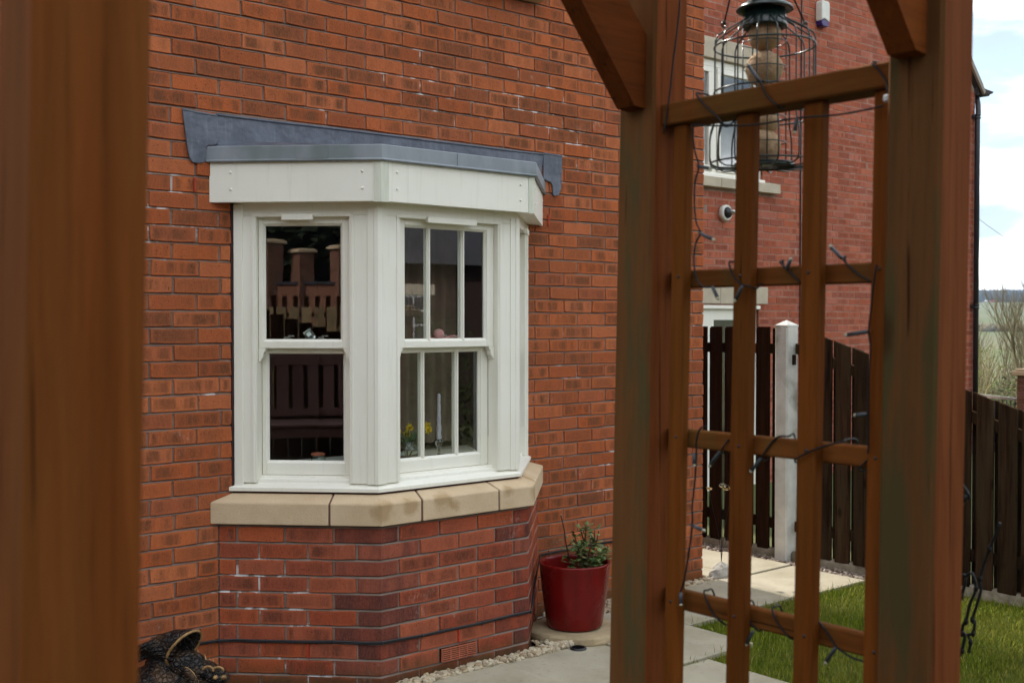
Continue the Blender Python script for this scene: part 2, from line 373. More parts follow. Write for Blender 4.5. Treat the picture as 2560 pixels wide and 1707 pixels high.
M['fence_tan'] = wood_mat('fence_tan', (.26, .18, .09), (.34, .24, .13), None, 2, .3, .8, .2)
M['bench'] = wood_mat('bench', (.20, .10, .085), (.28, .15, .12), None, 2, .3, .6, .3)
n = NT('concrete'); f = n.noise(7, None, 6); c = n.mix(n.ramp(f, [(.3, 0.), (.7, 1.)]), (.50, .48, .43), (.68, .66, .60))
c = n.mix(n.math('MULTIPLY', n.ramp(n.noise(3.3, None, 4), [(.54, 0.), (.66, 1.)]), .6), c, (.14, .125, .07)); n.bump(n.noise(60, None, 6, .7), .7, .006); M['concrete'] = n.fin(c, .92, .2)
n = NT('gravel_board'); f = n.noise(14, None, 6); c = n.mix(n.ramp(f, [(.3, 0.), (.7, 1.)]), (.16, .13, .085), (.34, .29, .22)); n.bump(n.noise(30, None, 5, .7), .8, .012); M['gravel_board'] = n.fin(c, .95, .15)
def slab_mat(name, a, b, st):
    n = NT(name); c = n.mix(n.ramp(n.noise(4, None, 6, .6), [(.3, 0.), (.7, 1.)]), a, b)
    oi = n.n('ShaderNodeObjectInfo'); c = n.mix(n.math('MULTIPLY', oi.outputs['Random'], .18), c, tuple(x * .7 for x in a))
    c = n.mix(n.math('MULTIPLY', n.ramp(n.noise(2.1, None, 5, .65), [(.46, 0.), (.66, 1.)]), .55), c, st)
    c = n.mix(n.math('MULTIPLY', n.ramp(n.noise(38, None, 4), [(.60, 0.), (.70, 1.)]), .35), c, tuple(x * .5 for x in a))
    n.bump(n.noise(90, None, 5, .7), .4, .002); return n.fin(c, .85, .25)
M['slab'] = slab_mat('slab', (.345, .305, .225), (.43, .385, .29), (.24, .205, .13))
M['pebble'] = None
n = NT('pebble'); at = n.n('ShaderNodeAttribute', attribute_name='rnd')
c = n.ramp(at.outputs['Fac'], [(0., (.26, .18, .10)), (.25, (.55, .44, .29)), (.5, (.42, .35, .26)), (.75, (.66, .57, .42)), (1., (.20, .14, .09))])
c = n.mix(n.math('MULTIPLY', n.noise(90), .4), c, (.2, .16, .1)); M['pebble'] = n.fin(c, .75, .3)
n = NT('chippings'); at = n.n('ShaderNodeAttribute', attribute_name='rnd')
c = n.ramp(at.outputs['Fac'], [(0., (.17, .12, .09)), (.3, (.30, .23, .18)), (.6, (.22, .17, .14)), (.85, (.42, .35, .28)), (1., (.12, .09, .07))]); M['chippings'] = n.fin(c, .8, .25)
M['soil'] = simple('soil', (.055, .042, .028), .95, .4, 12, .6, .1)
n = NT('lawn_soil'); c = n.mix(n.ramp(n.noise(5, None, 5), [(.3, 0.), (.7, 1.)]), (.035, .05, .012), (.075, .095, .022)); n.bump(n.noise(40, None, 5), .6, .01); M['lawn'] = n.fin(c, .95, .1)
n = NT('grass_blade'); at = n.n('ShaderNodeAttribute', attribute_name='rnd')
c = n.ramp(at.outputs['Fac'], [(0., (.065, .105, .006)), (.45, (.125, .175, .008)), (.75, (.19, .225, .014)), (.92, (.29, .28, .035)), (1., (.42, .36, .12))])
patch = n.ramp(n.noise(1.6, None, 4), [(.40, 0.), (.62, 1.)]); c = n.mix(n.math('MULTIPLY', patch, .4), c, (.25, .215, .05))
n.b.inputs['Subsurface Weight'].default_value = 0; M['grass'] = n.fin(c, .75, .06)
# terrain far away
n = NT('field'); c = n.mix(n.ramp(n.noise(.012, None, 3), [(.45, 0.), (.55, 1.)]), (.085, .115, .035), (.12, .12, .055)); c = n.mix(n.ramp(n.noise(.25, None, 5), [(.35, .2), (.75, .7)]), c, (.125, .105, .06)); M['field'] = n.fin(c, .95, .1)
M['wood_far'] = simple('wood_far', (.040, .040, .036), .95, .3, .1, 0, .05)
M['bark'] = simple('bark', (.135, .105, .055), .9, .3, 9, .3, .1)
M['bark_pale'] = simple('bark_pale', (.34, .29, .17), .85, .2, 14, .2, .15)
M['twig'] = simple('twig', (.145, .115, .060), .9, .3, .8, 0, .1)
M['bud'] = simple('bud', (.22, .24, .05), .7, .3, 20, 0, .2)
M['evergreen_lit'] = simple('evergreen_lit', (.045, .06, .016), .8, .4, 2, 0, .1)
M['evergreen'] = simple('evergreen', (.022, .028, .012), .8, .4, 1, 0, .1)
M['bush'] = simple('bush', (.075, .095, .022), .8, .4, 3, 0, .2)
# metals, plastics, sundries
M['black_wire'] = simple('black_wire', (.006, .0065, .008), .55, .2, 60, 0, .25)
M['black_pvc'] = simple('black_pvc', (.012, .012, .016), .38, .2, 20, 0, .5)
M['feeder'] = simple('feeder_enamel', (.006, .018, .016), .28, .2, 30, 0, .6)
M['led_body'] = simple('led_body', (.030, .038, .048), .35, .2, 50, 0, .5)
M['led_tip'] = simple('led_tip', (.45, .42, .30), .2, .1, 50, 0, .6)
n = NT('fat_ball'); f = n.noise(45, None, 6, .7); c = n.mix(n.ramp(f, [(.32, 0.), (.68, 1.)]), (.33, .205, .11), (.56, .40, .25))
c = n.mix(n.math('MULTIPLY', n.ramp(n.noise(140, None, 3), [(.62, 0.), (.7, 1.)]), .7), c, (.12, .06, .03)); n.bump(n.noise(70, None, 6, .7), .9, .006); M['fat'] = n.fin(c, .85, .2)
n = NT('red_glaze'); c = n.mix(n.ramp(n.noise(5, n.vec((4, 4, .7)), 5), [(.3, 0.), (.7, 1.)]), (.115, .0022, .0024), (.175, .0042, .0036)); c = n.mix(n.math('MULTIPLY', n.ramp(n.noise(14, n.vec((3, 3, .5)), 4), [(.6, 0.), (.8, 1.)]), .3), c, (.05, .004, .004)); n.bump(n.noise(9, None, 3), .06, .004); M['red_glaze'] = n.fin(c, n.ramp(n.noise(6, None, 4), [(.3, .16), (.7, .34)]), .30)
n = NT('leaf'); oi = n.n('ShaderNodeAttribute', attribute_name='rnd'); c = n.ramp(oi.outputs['Fac'], [(0., (.050, .095, .022)), (.5, (.10, .155, .040)), (.85, (.15, .19, .060)), (1., (.16, .10, .05))]); M['leaf'] = n.fin(c, .45, .4)
M['stem'] = simple('stem', (.075, .035, .018), .7, .3, 60, .2, .2)
M['cut_stem'] = simple('cut_stem', (.45, .36, .24), .8, .1, 60, 0, .2)
M['rock'] = simple('rock', (.40, .37, .32), .9, .25, 14, .8, .2)
n = NT('slab_stone'); c = n.mix(n.ramp(n.noise(9, None, 6), [(.3, 0.), (.7, 1.)]), (.30, .225, .13), (.44, .345, .215)); n.bump(n.noise(26, None, 6, .7), .8, .006); M['slab_stone'] = n.fin(c, .9, .2)
n = NT('bronze'); v = n.voro(46, None, 'DISTANCE_TO_EDGE'); sc_ = n.ramp(v, [(.02, 0.), (.16, 1.)])
geo_p = n.ramp(n.geo.outputs['Pointiness'], [(.47, 0.), (.56, 1.)])
c = n.mix(n.math('MULTIPLY', n.ramp(n.noise(14, None, 4), [(.46, 0.), (.66, 1.)]), .55), (.012, .009, .009), (.13, .072, .034))
n.bump(n.math('ADD', sc_, n.math('MULTIPLY', n.noise(60, None, 5), .5)), .8, .006); M['bronze'] = n.fin(c, .38, .5, .35)
M['gold'] = simple('gold_paint', (.30, .175, .07), .4, .5, 40, .4, .4, .3)
M['air_brick'] = simple('air_brick', (.40, .12, .065), .7, .15, 30, .2, .3)
M['dark_void'] = simple('dark_void', (.006, .005, .005), .9, .1, 10, 0, .05)
M['weep'] = simple('weep', (.42, .05, .02), .5, .15, 40, 0, .4)
M['interior'] = simple('interior_wall', (.30, .26, .22), .9, .1, 2, 0, .1)
M['interior_floor'] = simple('interior_floor', (.09, .055, .035), .6, .2, 6, 0, .2)
M['curtain'] = simple('curtain', (.24, .18, .13), .95, .2, 6, 0, .1)
M['plastic_white'] = simple('plastic_white', (.66, .66, .60), .4, .06, 10, 0, .4)
M['plastic_grey'] = simple('plastic_grey', (.42, .44, .46), .4, .06, 10, 0, .4)
M['purple'] = simple('purple', (.030, .008, .12), .35, .1, 10, 0, .5)
M['pink'] = simple('pink_wool', (.70, .34, .33), .95, .15, 60, .6, .1)
M['yellow'] = simple('yellow_petal', (.62, .42, .015), .6, .15, 30, 0, .3)
M['candle'] = simple('candle', (.60, .56, .62), .4, .06, 20, 0, .4)
M['steel'] = simple('steel', (.50, .50, .48), .3, .1, 40, 0, .5, .8)
M['slate'] = simple('slate', (.05, .048, .056), .7, .25, 1.5, .2, .3)
M['tile_dark'] = simple('tile_dark', (.05, .042, .04), .8, .25, 6, .3, .2)
M['red_paint'] = simple('red_paint', (.45, .03, .02), .3, .05, 3, 0, .5)
M['white_paint'] = simple('white_paint', (.75, .75, .75), .3, .05, 3, 0, .5)
M['rubber'] = simple('rubber', (.015, .015, .016), .8, .1, 9, 0, .2)

# ------------------------------------------------------------------ brick pieces
def brick_data(Lx, Hz, seed, light=False):
    """front face at y=0 looking towards -y, ragged edges, uv in metres to the nearest end / bed"""
    r = random.Random(seed); a, h = Lx / 2, Hz / 2; j = .0026
    pts = [(-a, -h), (-a * .33, -h), (a * .36, -h), (a, -h), (a, h), (a * .30, h), (-a * .35, h), (-a, h)] if not light else [(-a, -h), (a, -h), (a, h), (-a, h)]
    out = [(x + r.uniform(-j, j), z + r.uniform(-j, j)) for x, z in pts]; n_ = len(out)
    tilt = r.uniform(-.0016, .0016); push = r.uniform(-.0022, .0022); c = .0026
    f0 = [(x * (1 - c / a), push + tilt * x / a, z * (1 - c / h)) for x, z in out]
    f1 = [(x, .004, z) for x, z in out]; f2 = [(x, .03, z) for x, z in out]
    vs = f0 + f1 + f2
    fs = [tuple(range(n_))] + [(n_ + k, n_ + (k + 1) % n_, (k + 1) % n_, k) for k in range(n_)] + [(2 * n_ + k, 2 * n_ + (k + 1) % n_, n_ + (k + 1) % n_, n_ + k) for k in range(n_)]
    # a centre vertex lets the uv distance field rise to the middle of the face
    ridge = max(0.0, a - h)
    cs = len(vs); vs += [(-ridge, push - tilt * ridge / a, 0), (ridge, push + tilt * ridge / a, 0)]
    fs = fs[1:]
    for k in range(n_):
        p, q = out[k], out[(k + 1) % n_]; mx = (p[0] + q[0]) / 2
        if abs(p[0] - q[0]) < a * .5 and abs(abs(p[0]) - a) < .01 and abs(abs(q[0]) - a) < .01: fs.append((k, (k + 1) % n_, cs if mx < 0 else cs + 1))
        elif p[0] * q[0] < 0 and abs(p[0]) + abs(q[0]) > .0: fs.append((k, (k + 1) % n_, cs + 1, cs) if p[0] < q[0] else (k, (k + 1) % n_, cs, cs + 1))
        else: fs.append((k, (k + 1) % n_, cs if mx < 0 else cs + 1))
    uv = [(max(0, a - abs(x)), max(0, h - abs(z))) for x, y, z in vs]
    return np.array(vs), fs, uv
def mesh_from(name, vs, fs, uv, mat_, rnd=None):
    me = bpy.data.meshes.new(name); me.from_pydata([tuple(p) for p in vs], [], fs); me.materials.append(mat_)
    ul = me.uv_layers.new(name='UVMap'); li = np.zeros(len(me.loops), dtype=np.int32); me.loops.foreach_get('vertex_index', li)
    ul.data.foreach_set('uv', np.array(uv, dtype=np.float32)[li].ravel())
    if rnd is not None:
        at = me.attributes.new('rnd', 'FLOAT', 'FACE'); at.data.foreach_set('value', np.array(rnd, dtype=np.float32))
    return me
_bm = {}
def brick_mesh(kind, i, mat_):
    key = (kind, i, mat_.name)
    if key not in _bm:
        d = brick_data(.2140 if kind == 'full' else .1030, .0658, 100 + i * 7 + (0 if kind == 'full' else 3)); _bm[key] = mesh_from('brick', *d, mat_)
    return _bm[key]
def lay_bricks(parent, specs, mat_, visible, limit=300, light=False):
    """specs: (centre Vector, length, angle). The `limit` bricks that show largest are objects of their own, the rest one mass."""
    sc_ = []
    for s in specs:
        x, y, d = pix(s[0]); sc_.append((d if visible(x, y, s[0]) else 1e6 + d))
    order = sorted(range(len(specs)), key=lambda i: sc_[i])
    ind = [i for i in order if sc_[i] < 1e6][:limit]; inds = set(ind)
    for i in ind:
        C, l, an = specs[i]; kind = 'full' if l > .15 else 'half'
        o = bpy.data.objects.new('brick', brick_mesh(kind, random.randrange(12), mat_)); COL.objects.link(o)
        o.parent = parent; o.location = C; o.rotation_euler = (random.uniform(-.006, .006), random.uniform(-.004, .004), an)
        o.scale = ((l + .0005) / (.2140 if kind == 'full' else .1030), 1, 1)
    V, F, U, RN = [], [], [], []; off = 0
    for i, (C, l, an) in enumerate(specs):
        if i in inds: continue
        vs, fs, uv = brick_data(l + .0005, .0658, 1000 + i, light); ca, sa = math.cos(an), math.sin(an)
        V.append(np.stack([vs[:, 0] * ca - vs[:, 1] * sa + C[0], vs[:, 0] * sa + vs[:, 1] * ca + C[1], vs[:, 2] + C[2]], 1))
        F += [tuple(k + off for k in f) for f in fs]; U += uv; RN += [random.random()] * len(fs); off += len(vs)
    if V:
        me = mesh_from('brick_courses', np.concatenate(V), F, U, mat_, RN)
        o = bpy.data.objects.new('brick_courses', me); COL.objects.link(o); o.parent = parent; o['kind'] = 'stuff'

# ================================================================== THE HOUSE WITH THE BAY
XC = 3.2765                      # axis of the bay
FX0, FXA, FYF = 2.389, 2.861, -.472          # window frame line: at the wall, front corner, front face
T225 = math.tan(R(22.5)); S2 = 2 ** .5
def bay_line(o, y_wall=0.0):
    """the bay's plan line pushed out by o from the window frame line: four points"""
    xw = FX0 - o * S2 - y_wall
    xa, ya = FXA - o * T225, FYF - o
    return [(xw, y_wall), (xa, ya), (2 * XC - xa, ya), (2 * XC - xw, y_wall)]
def sweep_bay(mb, prof, y_wall=0.0, closed=True, segs=(0, 1, 2)):
    """prof: (outward offset, z) loop swept round the bay with mitred corners"""
    lines = [bay_line(o, y_wall) for o, z in prof]; n_ = len(prof)
    vs = [(lines[i][s][0], lines[i][s][1], prof[i][1]) for s in range(4) for i in range(n_)]
    fs = []
    for s in segs:
        for i in range(n_ if closed else n_ - 1): fs.append((s * n_ + i, s * n_ + (i + 1) % n_, (s + 1) * n_ + (i + 1) % n_, (s + 1) * n_ + i))
    if closed: fs += [tuple(range(segs[0] * n_, segs[0] * n_ + n_)), tuple(range((segs[-1] + 1) * n_, (segs[-1] + 2) * n_))[::-1]]
    return mb.add(vs, fs)

HOUSE = Thing('brick_house', (2.8, 0, 0), 'red brick house with a white sash bay window', 'house')
BX0, BXE = 2.306, 2 * XC - 2.306                 # brick bay against the wall
WALL_R = 5.67; WTOP = 5.1
mb = MB()
ym = .0070
def rect(mb, x0, x1, z0, z1, y=ym): mb.add([(x0, y, z0), (x1, y, z0), (x1, y, z1), (x0, y, z1)], [(0, 1, 2, 3)])
def joint_profile(z0, z1, base=.05):
    """(depth, z) down a wall face: mortar flush on the brick below, struck back under the brick above"""
    out = [(ym, z0)]; j = math.ceil((z0 - base) / .075)
    while base + .075 * j < z1 - .006:
        zj = base + .075 * j
        if zj > z0 + .006: out += [(.0068, zj - .0062), (.0018, zj - .0052), (.0118, zj + .0052), (.0068, zj + .0060)]
        j += 1
    return out + [(ym, z1)]
def struck(mb, x0, x1, z0, z1):
    pr = joint_profile(z0, z1); n_ = len(pr); mb.add([(x, y, z) for x in (x0, x1) for y, z in pr], [(k, n_ + k, n_ + k + 1, k + 1) for k in range(n_ - 1)])
ox0, ox1, oz0, oz1 = FX0 + .02, 2 * XC - FX0 - .02, .80, 2.40
for a in ((-1.2, ox0, -.4, WTOP), (ox1, WALL_R - .004, -.4, WTOP), (ox0, ox1, -.4, oz0), (ox0, ox1, oz1, WTOP)): struck(mb, *a)
for a, b in (((ox0, oz0), (ox0, oz1)), ((ox1, oz1), (ox1, oz0)), ((ox0, oz1), (ox1, oz1))):     # reveals of the opening
    mb.add([(a[0], ym, a[1]), (b[0], ym, b[1]), (b[0], .3, b[1]), (a[0], .3, a[1])], [(0, 1, 2, 3)])
wall = HOUSE.part('wall', mb, M['mortar'], fix=False)
MOD = .2235; specs = []
def bay_excl(zc):
    if zc < .735: return (BX0 - .001, BXE + .001)
    if zc < 2.40: return (FX0 - .014, 2 * XC - FX0 + .008)
    return None
for j in range(-2, 67):
    zc = .05 + .075 * j + .0375
    first = WALL_R - (.22 if j % 2 else .1075)
    xs = [WALL_R + .005, first]
    while xs[-1] > -1.0: xs.append(xs[-1] - MOD + random.uniform(-.002, .002))
    ex = bay_excl(zc)
    for i in range(len(xs) - 1):
        b, a = xs[i] - .005, xs[i + 1] + .005
        parts = [(a, b)]
        if ex:
            parts = []
            if a < ex[0]: parts.append((a, min(b, ex[0])))
            if b > ex[1]: parts.append((max(a, ex[1]), b))
        for p, q in parts:
            if q - p > .025: specs.append((Vector(((p + q) / 2, random.uniform(-.001, .0015), zc + random.uniform(-.001, .001))), q - p, 0.0))
lay_bricks(wall, specs, M['brick'], lambda x, y, P: (365 < x < 1560 or 1690 < x < 1765) and -25 < y < 1725 and not (540 < x < 1310 and 480 < y))
# the rest of the house's shell: side and back walls, roof (out of sight; they cast the shade the garden wall stands in)
mb = MB(); mb.box(WALL_R - .25, WALL_R - .0045, .11, 7.5, -.4, WTOP); HOUSE.part('side_wall', mb, M['brick'])
mb = MB(); mb.box(-1.2, WALL_R - .26, 7.2, 7.45, -.4, WTOP); mb.box(-1.25, -1.205, .01, 7.5, -.4, WTOP); HOUSE.part('back_wall', mb, M['brick'])
mb = MB(); mb.prism([(-.25, WTOP), (7.75, WTOP), (3.75, WTOP + 3.3)], (-1.5, 0, 0), (0, 1, 0), (0, 0, 1), (1, 0, 0), WALL_R + 1.75); HOUSE.part('roof', mb, M['slate'])
# upper window sill whose underside shows at the top of the picture
mb = MB(); mb.box(2.98, 4.245, -.075, .02, 3.432, 3.53, .006); HOUSE.part('upper_window_sill', mb, M['stone'])
mb = MB(); mb.box(3.08, 4.14, -.012, .03, 3.535, 4.7)
uw = HOUSE.part('upper_window', mb, M['paint'])
for x0, x1 in ((3.15, 3.57), (3.65, 4.07)):
    mb = MB(); mb.box(x0, x1, -.018, -.013, 3.62, 4.62); sub('pane', mb, M['glass'], uw)
# room behind the bay
mb = MB()
mb.add([(.9, .32, .35), (5.3, .32, .35), (5.3, 4.2, .35), (.9, 4.2, .35), (.9, .32, 2.75), (5.3, .32, 2.75), (5.3, 4.2, 2.75), (.9, 4.2, 2.75)],
       [(2, 3, 7, 6), (0, 4, 7, 3), (1, 2, 6, 5), (4, 5, 6, 7)])
for a in ((.9, ox0, .35, 2.75), (ox1, 5.3, .35, 2.75), (ox0, ox1, oz1, 2.75), (ox0, ox1, .35, oz0)): rect(mb, *a, y=.32)
HOUSE.part('room_walls', mb, M['interior'], fix=False)
mb = MB(); mb.add([(.9, .32, .352), (5.3, .32, .352), (5.3, 4.2, .352), (.9, 4.2, .352)], [(0, 1, 2, 3)]); HOUSE.part('room_floor', mb, M['interior_floor'], fix=False)

# --- brick base of the bay
OB = (FX0 - BX0) / S2                      # brick line outside the frame line
mb = MB(); sweep_bay(mb, [(OB - d_, z_) for d_, z_ in joint_profile(-.35, .737)], closed=False); L0 = bay_line(OB - .0075); mb.add([(x, y, .737) for x, y in L0], [(0, 1, 2, 3)])
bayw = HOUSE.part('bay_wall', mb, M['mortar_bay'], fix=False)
LB = bay_line(OB); A_, B_ = LB[1], LB[2]
Lc, Lf = (Vector(A_) - Vector(LB[0])).length, B_[0] - A_[0]
specs = []; corner = []
for j in range(-3, 9):
    zc = .05 + .075 * j + .0375
    if j % 2 == 0: cc, cf, wa, wf = [.0, .087, .310, .534], [.098, .327, .553, Lf - .098], .213, .092
    else: cc, cf, wa, wf = [.0, .190, .415, .641], [.215, .441, Lf - .215], .106, .21
    cuts_c = cc                                # joints along the cant, measured from the house wall
    for k in range(len(cuts_c)):
        a = cuts_c[k] + .005; b = (cuts_c[k + 1] if k + 1 < len(cuts_c) else None)
        if b is None: last = a; continue
        specs.append(('L', a, b - .005, zc)); specs.append(('R', a, b - .005, zc))
    for k in range(len(cf) - 1): specs.append(('F', cf[k] + .005, cf[k + 1] - .005, zc))
    corner.append((zc, Lc - last, cf[0] - .005, Lf - cf[-1] - .005))
uL = Vector((1, -1, 0)) / S2; uR = Vector((1, 1, 0)) / S2
bs = []
for w, a, b, zc in specs:
    m_ = (a + b) / 2
    if w == 'L': P = Vector((LB[0][0], 0, zc)) + uL * m_; an = R(-45)
    elif w == 'R': P = Vector((LB[3][0], 0, zc)) - uR * m_; an = R(45)
    else: P = Vector((A_[0] + m_, A_[1], zc)); an = 0
    bs.append((P, b - a, an))
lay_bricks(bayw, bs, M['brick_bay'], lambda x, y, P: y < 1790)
def squint(z, c, u1, u2, l1, l2):
    """special brick that turns a corner of the bay"""
    c = Vector((c[0], c[1], 0)); n1 = Vector((u1.y, -u1.x, 0)); n2 = Vector((u2.y, -u2.x, 0)); mt = (n1 + n2).normalized() / math.cos(R(22.5))
    hh = .0325; vs = []; sets = []
    for ins, dz in ((.0035, -.0035), (0, 0), (0, 0)): pass
    rows = [(.0, hh - .0035, .003), (.004, hh, .0), (.03, hh, .0)]
    for dep, h_, e in rows:
        for zz in (-h_, h_):
            vs += [c - u1 * (l1 - e) - n1 * dep + Vector((0, 0, z + zz)), c - mt * dep + Vector((0, 0, z + zz)), c + u2 * (l2 - e) - n2 * dep + Vector((0, 0, z + zz))]
    f = lambda r, t, k: r * 6 + t * 3 + k
    fs = [(f(0, 0, k), f(0, 0, k + 1), f(0, 1, k + 1), f(0, 1, k)) for k in (0, 1)]
    for r_ in (0, 1):
        for k in (0, 1): fs += [(f(r_, 0, k), f(r_ + 1, 0, k), f(r_ + 1, 0, k + 1), f(r_, 0, k + 1)), (f(r_, 1, k), f(r_, 1, k + 1), f(r_ + 1, 1, k + 1), f(r_ + 1, 1, k))]
        fs += [(f(r_, 0, 0), f(r_, 1, 0), f(r_ + 1, 1, 0), f(r_ + 1, 0, 0)), (f(r_, 0, 2), f(r_ + 1, 0, 2), f(r_ + 1, 1, 2), f(r_, 1, 2))]
    m3 = Vector((c.x, c.y, z)); vs = [Vector(v) + Vector((random.uniform(-.0012, .0012) for _ in range(3))) for v in vs]
    me = mesh_from('brick', [v - m3 for v in vs], fs, [(.05, .02)] * len(vs), M['brick_special'])
    o = bpy.data.objects.new('brick', me); COL.objects.link(o); o.parent = bayw; o.location = m3
for zc, l1, lf1, lf2 in corner:
    squint(zc, A_, uL, Vector((1, 0, 0)), l1, lf1); squint(zc, B_, Vector((1, 0, 0)), uR, lf2, l1)
# air brick, weep vents
ab = MB(); ab.box(3.168, 3.372, -.5365, -.5, .056, .118)
abo = HOUSE.part('air_brick', ab, M['dark_void'])
for k in range(7): mb = MB(); mb.bar((3.168, -.541, .0585 + k * .0093), (3.372, -.541, .0585 + k * .0093), .011, .0042); sub('louvre', mb, M['air_brick'], abo)
mb = MB()
for k in range(5): x = 3.170 + k * .050; mb.box(x - .0025, x + .0025, -.5455, -.537, .0565, .1175)
sub('louvre_frame', mb, M['air_brick'], abo)
def weep(P, u):
    mb = MB(); n_ = Vector((u.y, -u.x, 0)); P = Vector(P)
    mb.obox(P, u, n_, Vector((0, 0, 1)), .0045, .004, .032)
    for k in range(6): mb.obox(P + Vector((0, 0, -.026 + k * .0105)) + n_ * .0045, u, n_, Vector((0, 0, 1)), .0045, .0015, .0025)
    HOUSE.part('weep_vent', mb, M['weep'])
weep((2.2005, -.0045, 2.262), Vector((1, 0, 0))); weep((4.322, -.0045, 2.222), Vector((1, 0, 0)))
weep((2.5995, -.2935, .1625), uL); weep((3.274, -.5345, .163), Vector((1, 0, 0)))

# --- sandstone sill in five pieces
def bay_clip(prof, u0, u1, seg0, seg1):
    """a length of the swept profile: from fraction u0 of segment seg0 to fraction u1 of segment seg1"""
    lines = [[Vector((x, y, prof[i][1])) for x, y in bay_line(prof[i][0])] for i in range(len(prof))]; n_ = len(prof)
    st = [ln[seg0].lerp(ln[seg0 + 1], u0) for ln in lines]; rows = [st]
    for s in range(seg0 + 1, seg1 + 1): rows.append([ln[s] for ln in lines])
    rows.append([ln[seg1].lerp(ln[seg1 + 1], u1) for ln in lines])
    vs = [p for r_ in rows for p in r_]
    fs = [(r_ * n_ + i, r_ * n_ + (i + 1) % n_, (r_ + 1) * n_ + (i + 1) % n_, (r_ + 1) * n_ + i) for r_ in range(len(rows) - 1) for i in range(n_)]
    fs += [tuple(range(n_)), tuple(range((len(rows) - 1) * n_, len(rows) * n_))[::-1]]
    return MB().add(vs, fs)
OS = OB + .0276
prof = [(OS, .736), (OS, .832), (OS - .006, .838), (.012, .866), (-.05, .868), (-.05, .740), (OB - .02, .7365)]
g = .006
for u0, u1, s0, s1 in ((.0, .695 - g, 0, 0), (.695 + g, .245 - g, 0, 1), (.245 + g, .755 - g, 1, 1), (.755 + g, .305 - g, 1, 2), (.305 + g, 1., 2, 2)):
    HOUSE.part('sill_stone', bay_clip(prof, u0, u1, s0, s1), M['stone'], bev=.004)
mb = MB(); sweep_bay(mb, [(OS - .006, .742), (OS - .006, .829), (.010, .861), (-.04, .862), (-.04, .742)]); HOUSE.part('sill_joints', mb, M['sill_mortar'])
mb = MB(); sweep_bay(mb, [(.006, .860), (.006, .877), (-.03, .877), (-.03, .860)]); HOUSE.part('sealant_strip', mb, M['sealant'])
mb = MB(); mb.box(FX0 - .0145, FX0 - .0005, -.004, .03, .876, 2.19); mb.box(BX0 - .022, FX0 - .0005, -.01, .02, 2.19, 2.37); HOUSE.part('wall_sealant', mb, M['sealant'])

# --- the window itself
faces = {'L': (Vector((FX0, 0, 0)), uL, (FXA - FX0) * S2), 'F': (Vector((FXA, FYF, 0)), Vector((1, 0, 0)), 2 * (XC - FXA)),
         'R': (Vector((2 * XC - FXA, FYF, 0)), uR, (FXA - FX0) * S2)}
ZV = Vector((0, 0, 1))
def fbox(mb, fc, u0, u1, w0, w1, z0, z1, c=0.0):
    o, u, ln = faces[fc]; n_ = Vector((u.y, -u.x, 0))
    return mb.obox(o + u * ((u0 + u1) / 2) - n_ * ((w0 + w1) / 2) + ZV * ((z0 + z1) / 2), u, n_, ZV, abs(u1 - u0) / 2, abs(w1 - w0) / 2, abs(z1 - z0) / 2, c)
LCt, LFr = faces['L'][2], faces['F'][2]
mb = MB(); sweep_bay(mb, [(.022, .877), (.022, .894), (.016, .897), (-.018, .912), (-.020, .926), (-.045, .929), (-.047, .939), (-.12, .940), (-.12, .877)])
BAY = HOUSE.part('bay_window', mb, M['paint'], bev=.002)
opn = {'L': (.105, .535), 'F': (.125, .706), 'R': (LCt - .535, LCt - .105)}
mb = MB(); sweep_bay(mb, [(-.001, 2.135), (-.001, 2.30), (-.11, 2.30), (-.11, 2.135)]); sub('head', mb, M['paint'], BAY)
ZS, ZH = .9405, 2.1345
for fc in 'LFR':
    a, b = opn[fc]; ln = faces[fc][2]
    for (c0, c1) in (((.0, a) if fc != 'F' else (.028, a)), ((b, ln) if fc != 'F' else (b, ln - .028))):
        mb = MB(); fbox(mb, fc, c0 + .0005, c1 - .0005, 0, .11, .913, ZH, .003); sub('casing', mb, M['paint'], BAY)
    mb = MB()                                     # thin stepped mouldings beside the opening
    for c0, c1, pr in ((a - .022, a - .010, -.004), (b + .010, b + .022, -.004)): fbox(mb, fc, c0, c1, pr, .004, .915, ZH - .001, .0018)
    fbox(mb, fc, a - .022, b + .022, -.004, .002, ZH - .006, ZH + .008, .0018)
    sub('bead', mb, M['paint'], BAY)
for cx, ua, ub in (((FXA, FYF), uL, Vector((1, 0, 0))), ((2 * XC - FXA, FYF), Vector((1, 0, 0)), uR)):     # corner posts with grooves
    c = Vector((cx[0], cx[1], 0)); n1, n2 = Vector((ua.y, -ua.x, 0)), Vector((ub.y, -ub.x, 0)); mt = (n1 + n2).normalized() / math.cos(R(22.5))
    def q(p): return (p.x, p.y)
    poly = [q(c - ua * .046 + n1 * .005), q(c - ua * .016 + n1 * .005), q(c - ua * .014 + n1 * .0085), q(c + mt * .0085), q(c + ub * .014 + n2 * .0085), q(c + ub * .016 + n2 * .005), q(c + ub * .046 + n2 * .005), q(c + ub * .046 - n2 * .05), q(c - mt * .05), q(c - ua * .046 - n1 * .05)]
    mb = MB(); mb.prism(poly, (0, 0, .911), (1, 0, 0), (0, 1, 0), (0, 0, 1), ZH + .03 - .911); sub('corner_post', mb, M['paint'], BAY, bev=.0012)
for fc, s in (('L', 0), ('R', 1)):                 # cover strips against the brickwork
    u0, u1 = (0.001, .043) if s == 0 else (LCt - .043, LCt - .001)
    mb = MB(); fbox(mb, fc, u0, u1, -.009, .05, .878, 2.186, .003); sub('cover_strip', mb, M['paint'], BAY)
G = {'L': (.137, .487), 'F': (.1805, .6505), 'R': (LCt - .487, LCt - .137)}
ZG = dict(ut=2.090, ub=1.568, mr=1.5285, lt=1.512, lb=1.007)
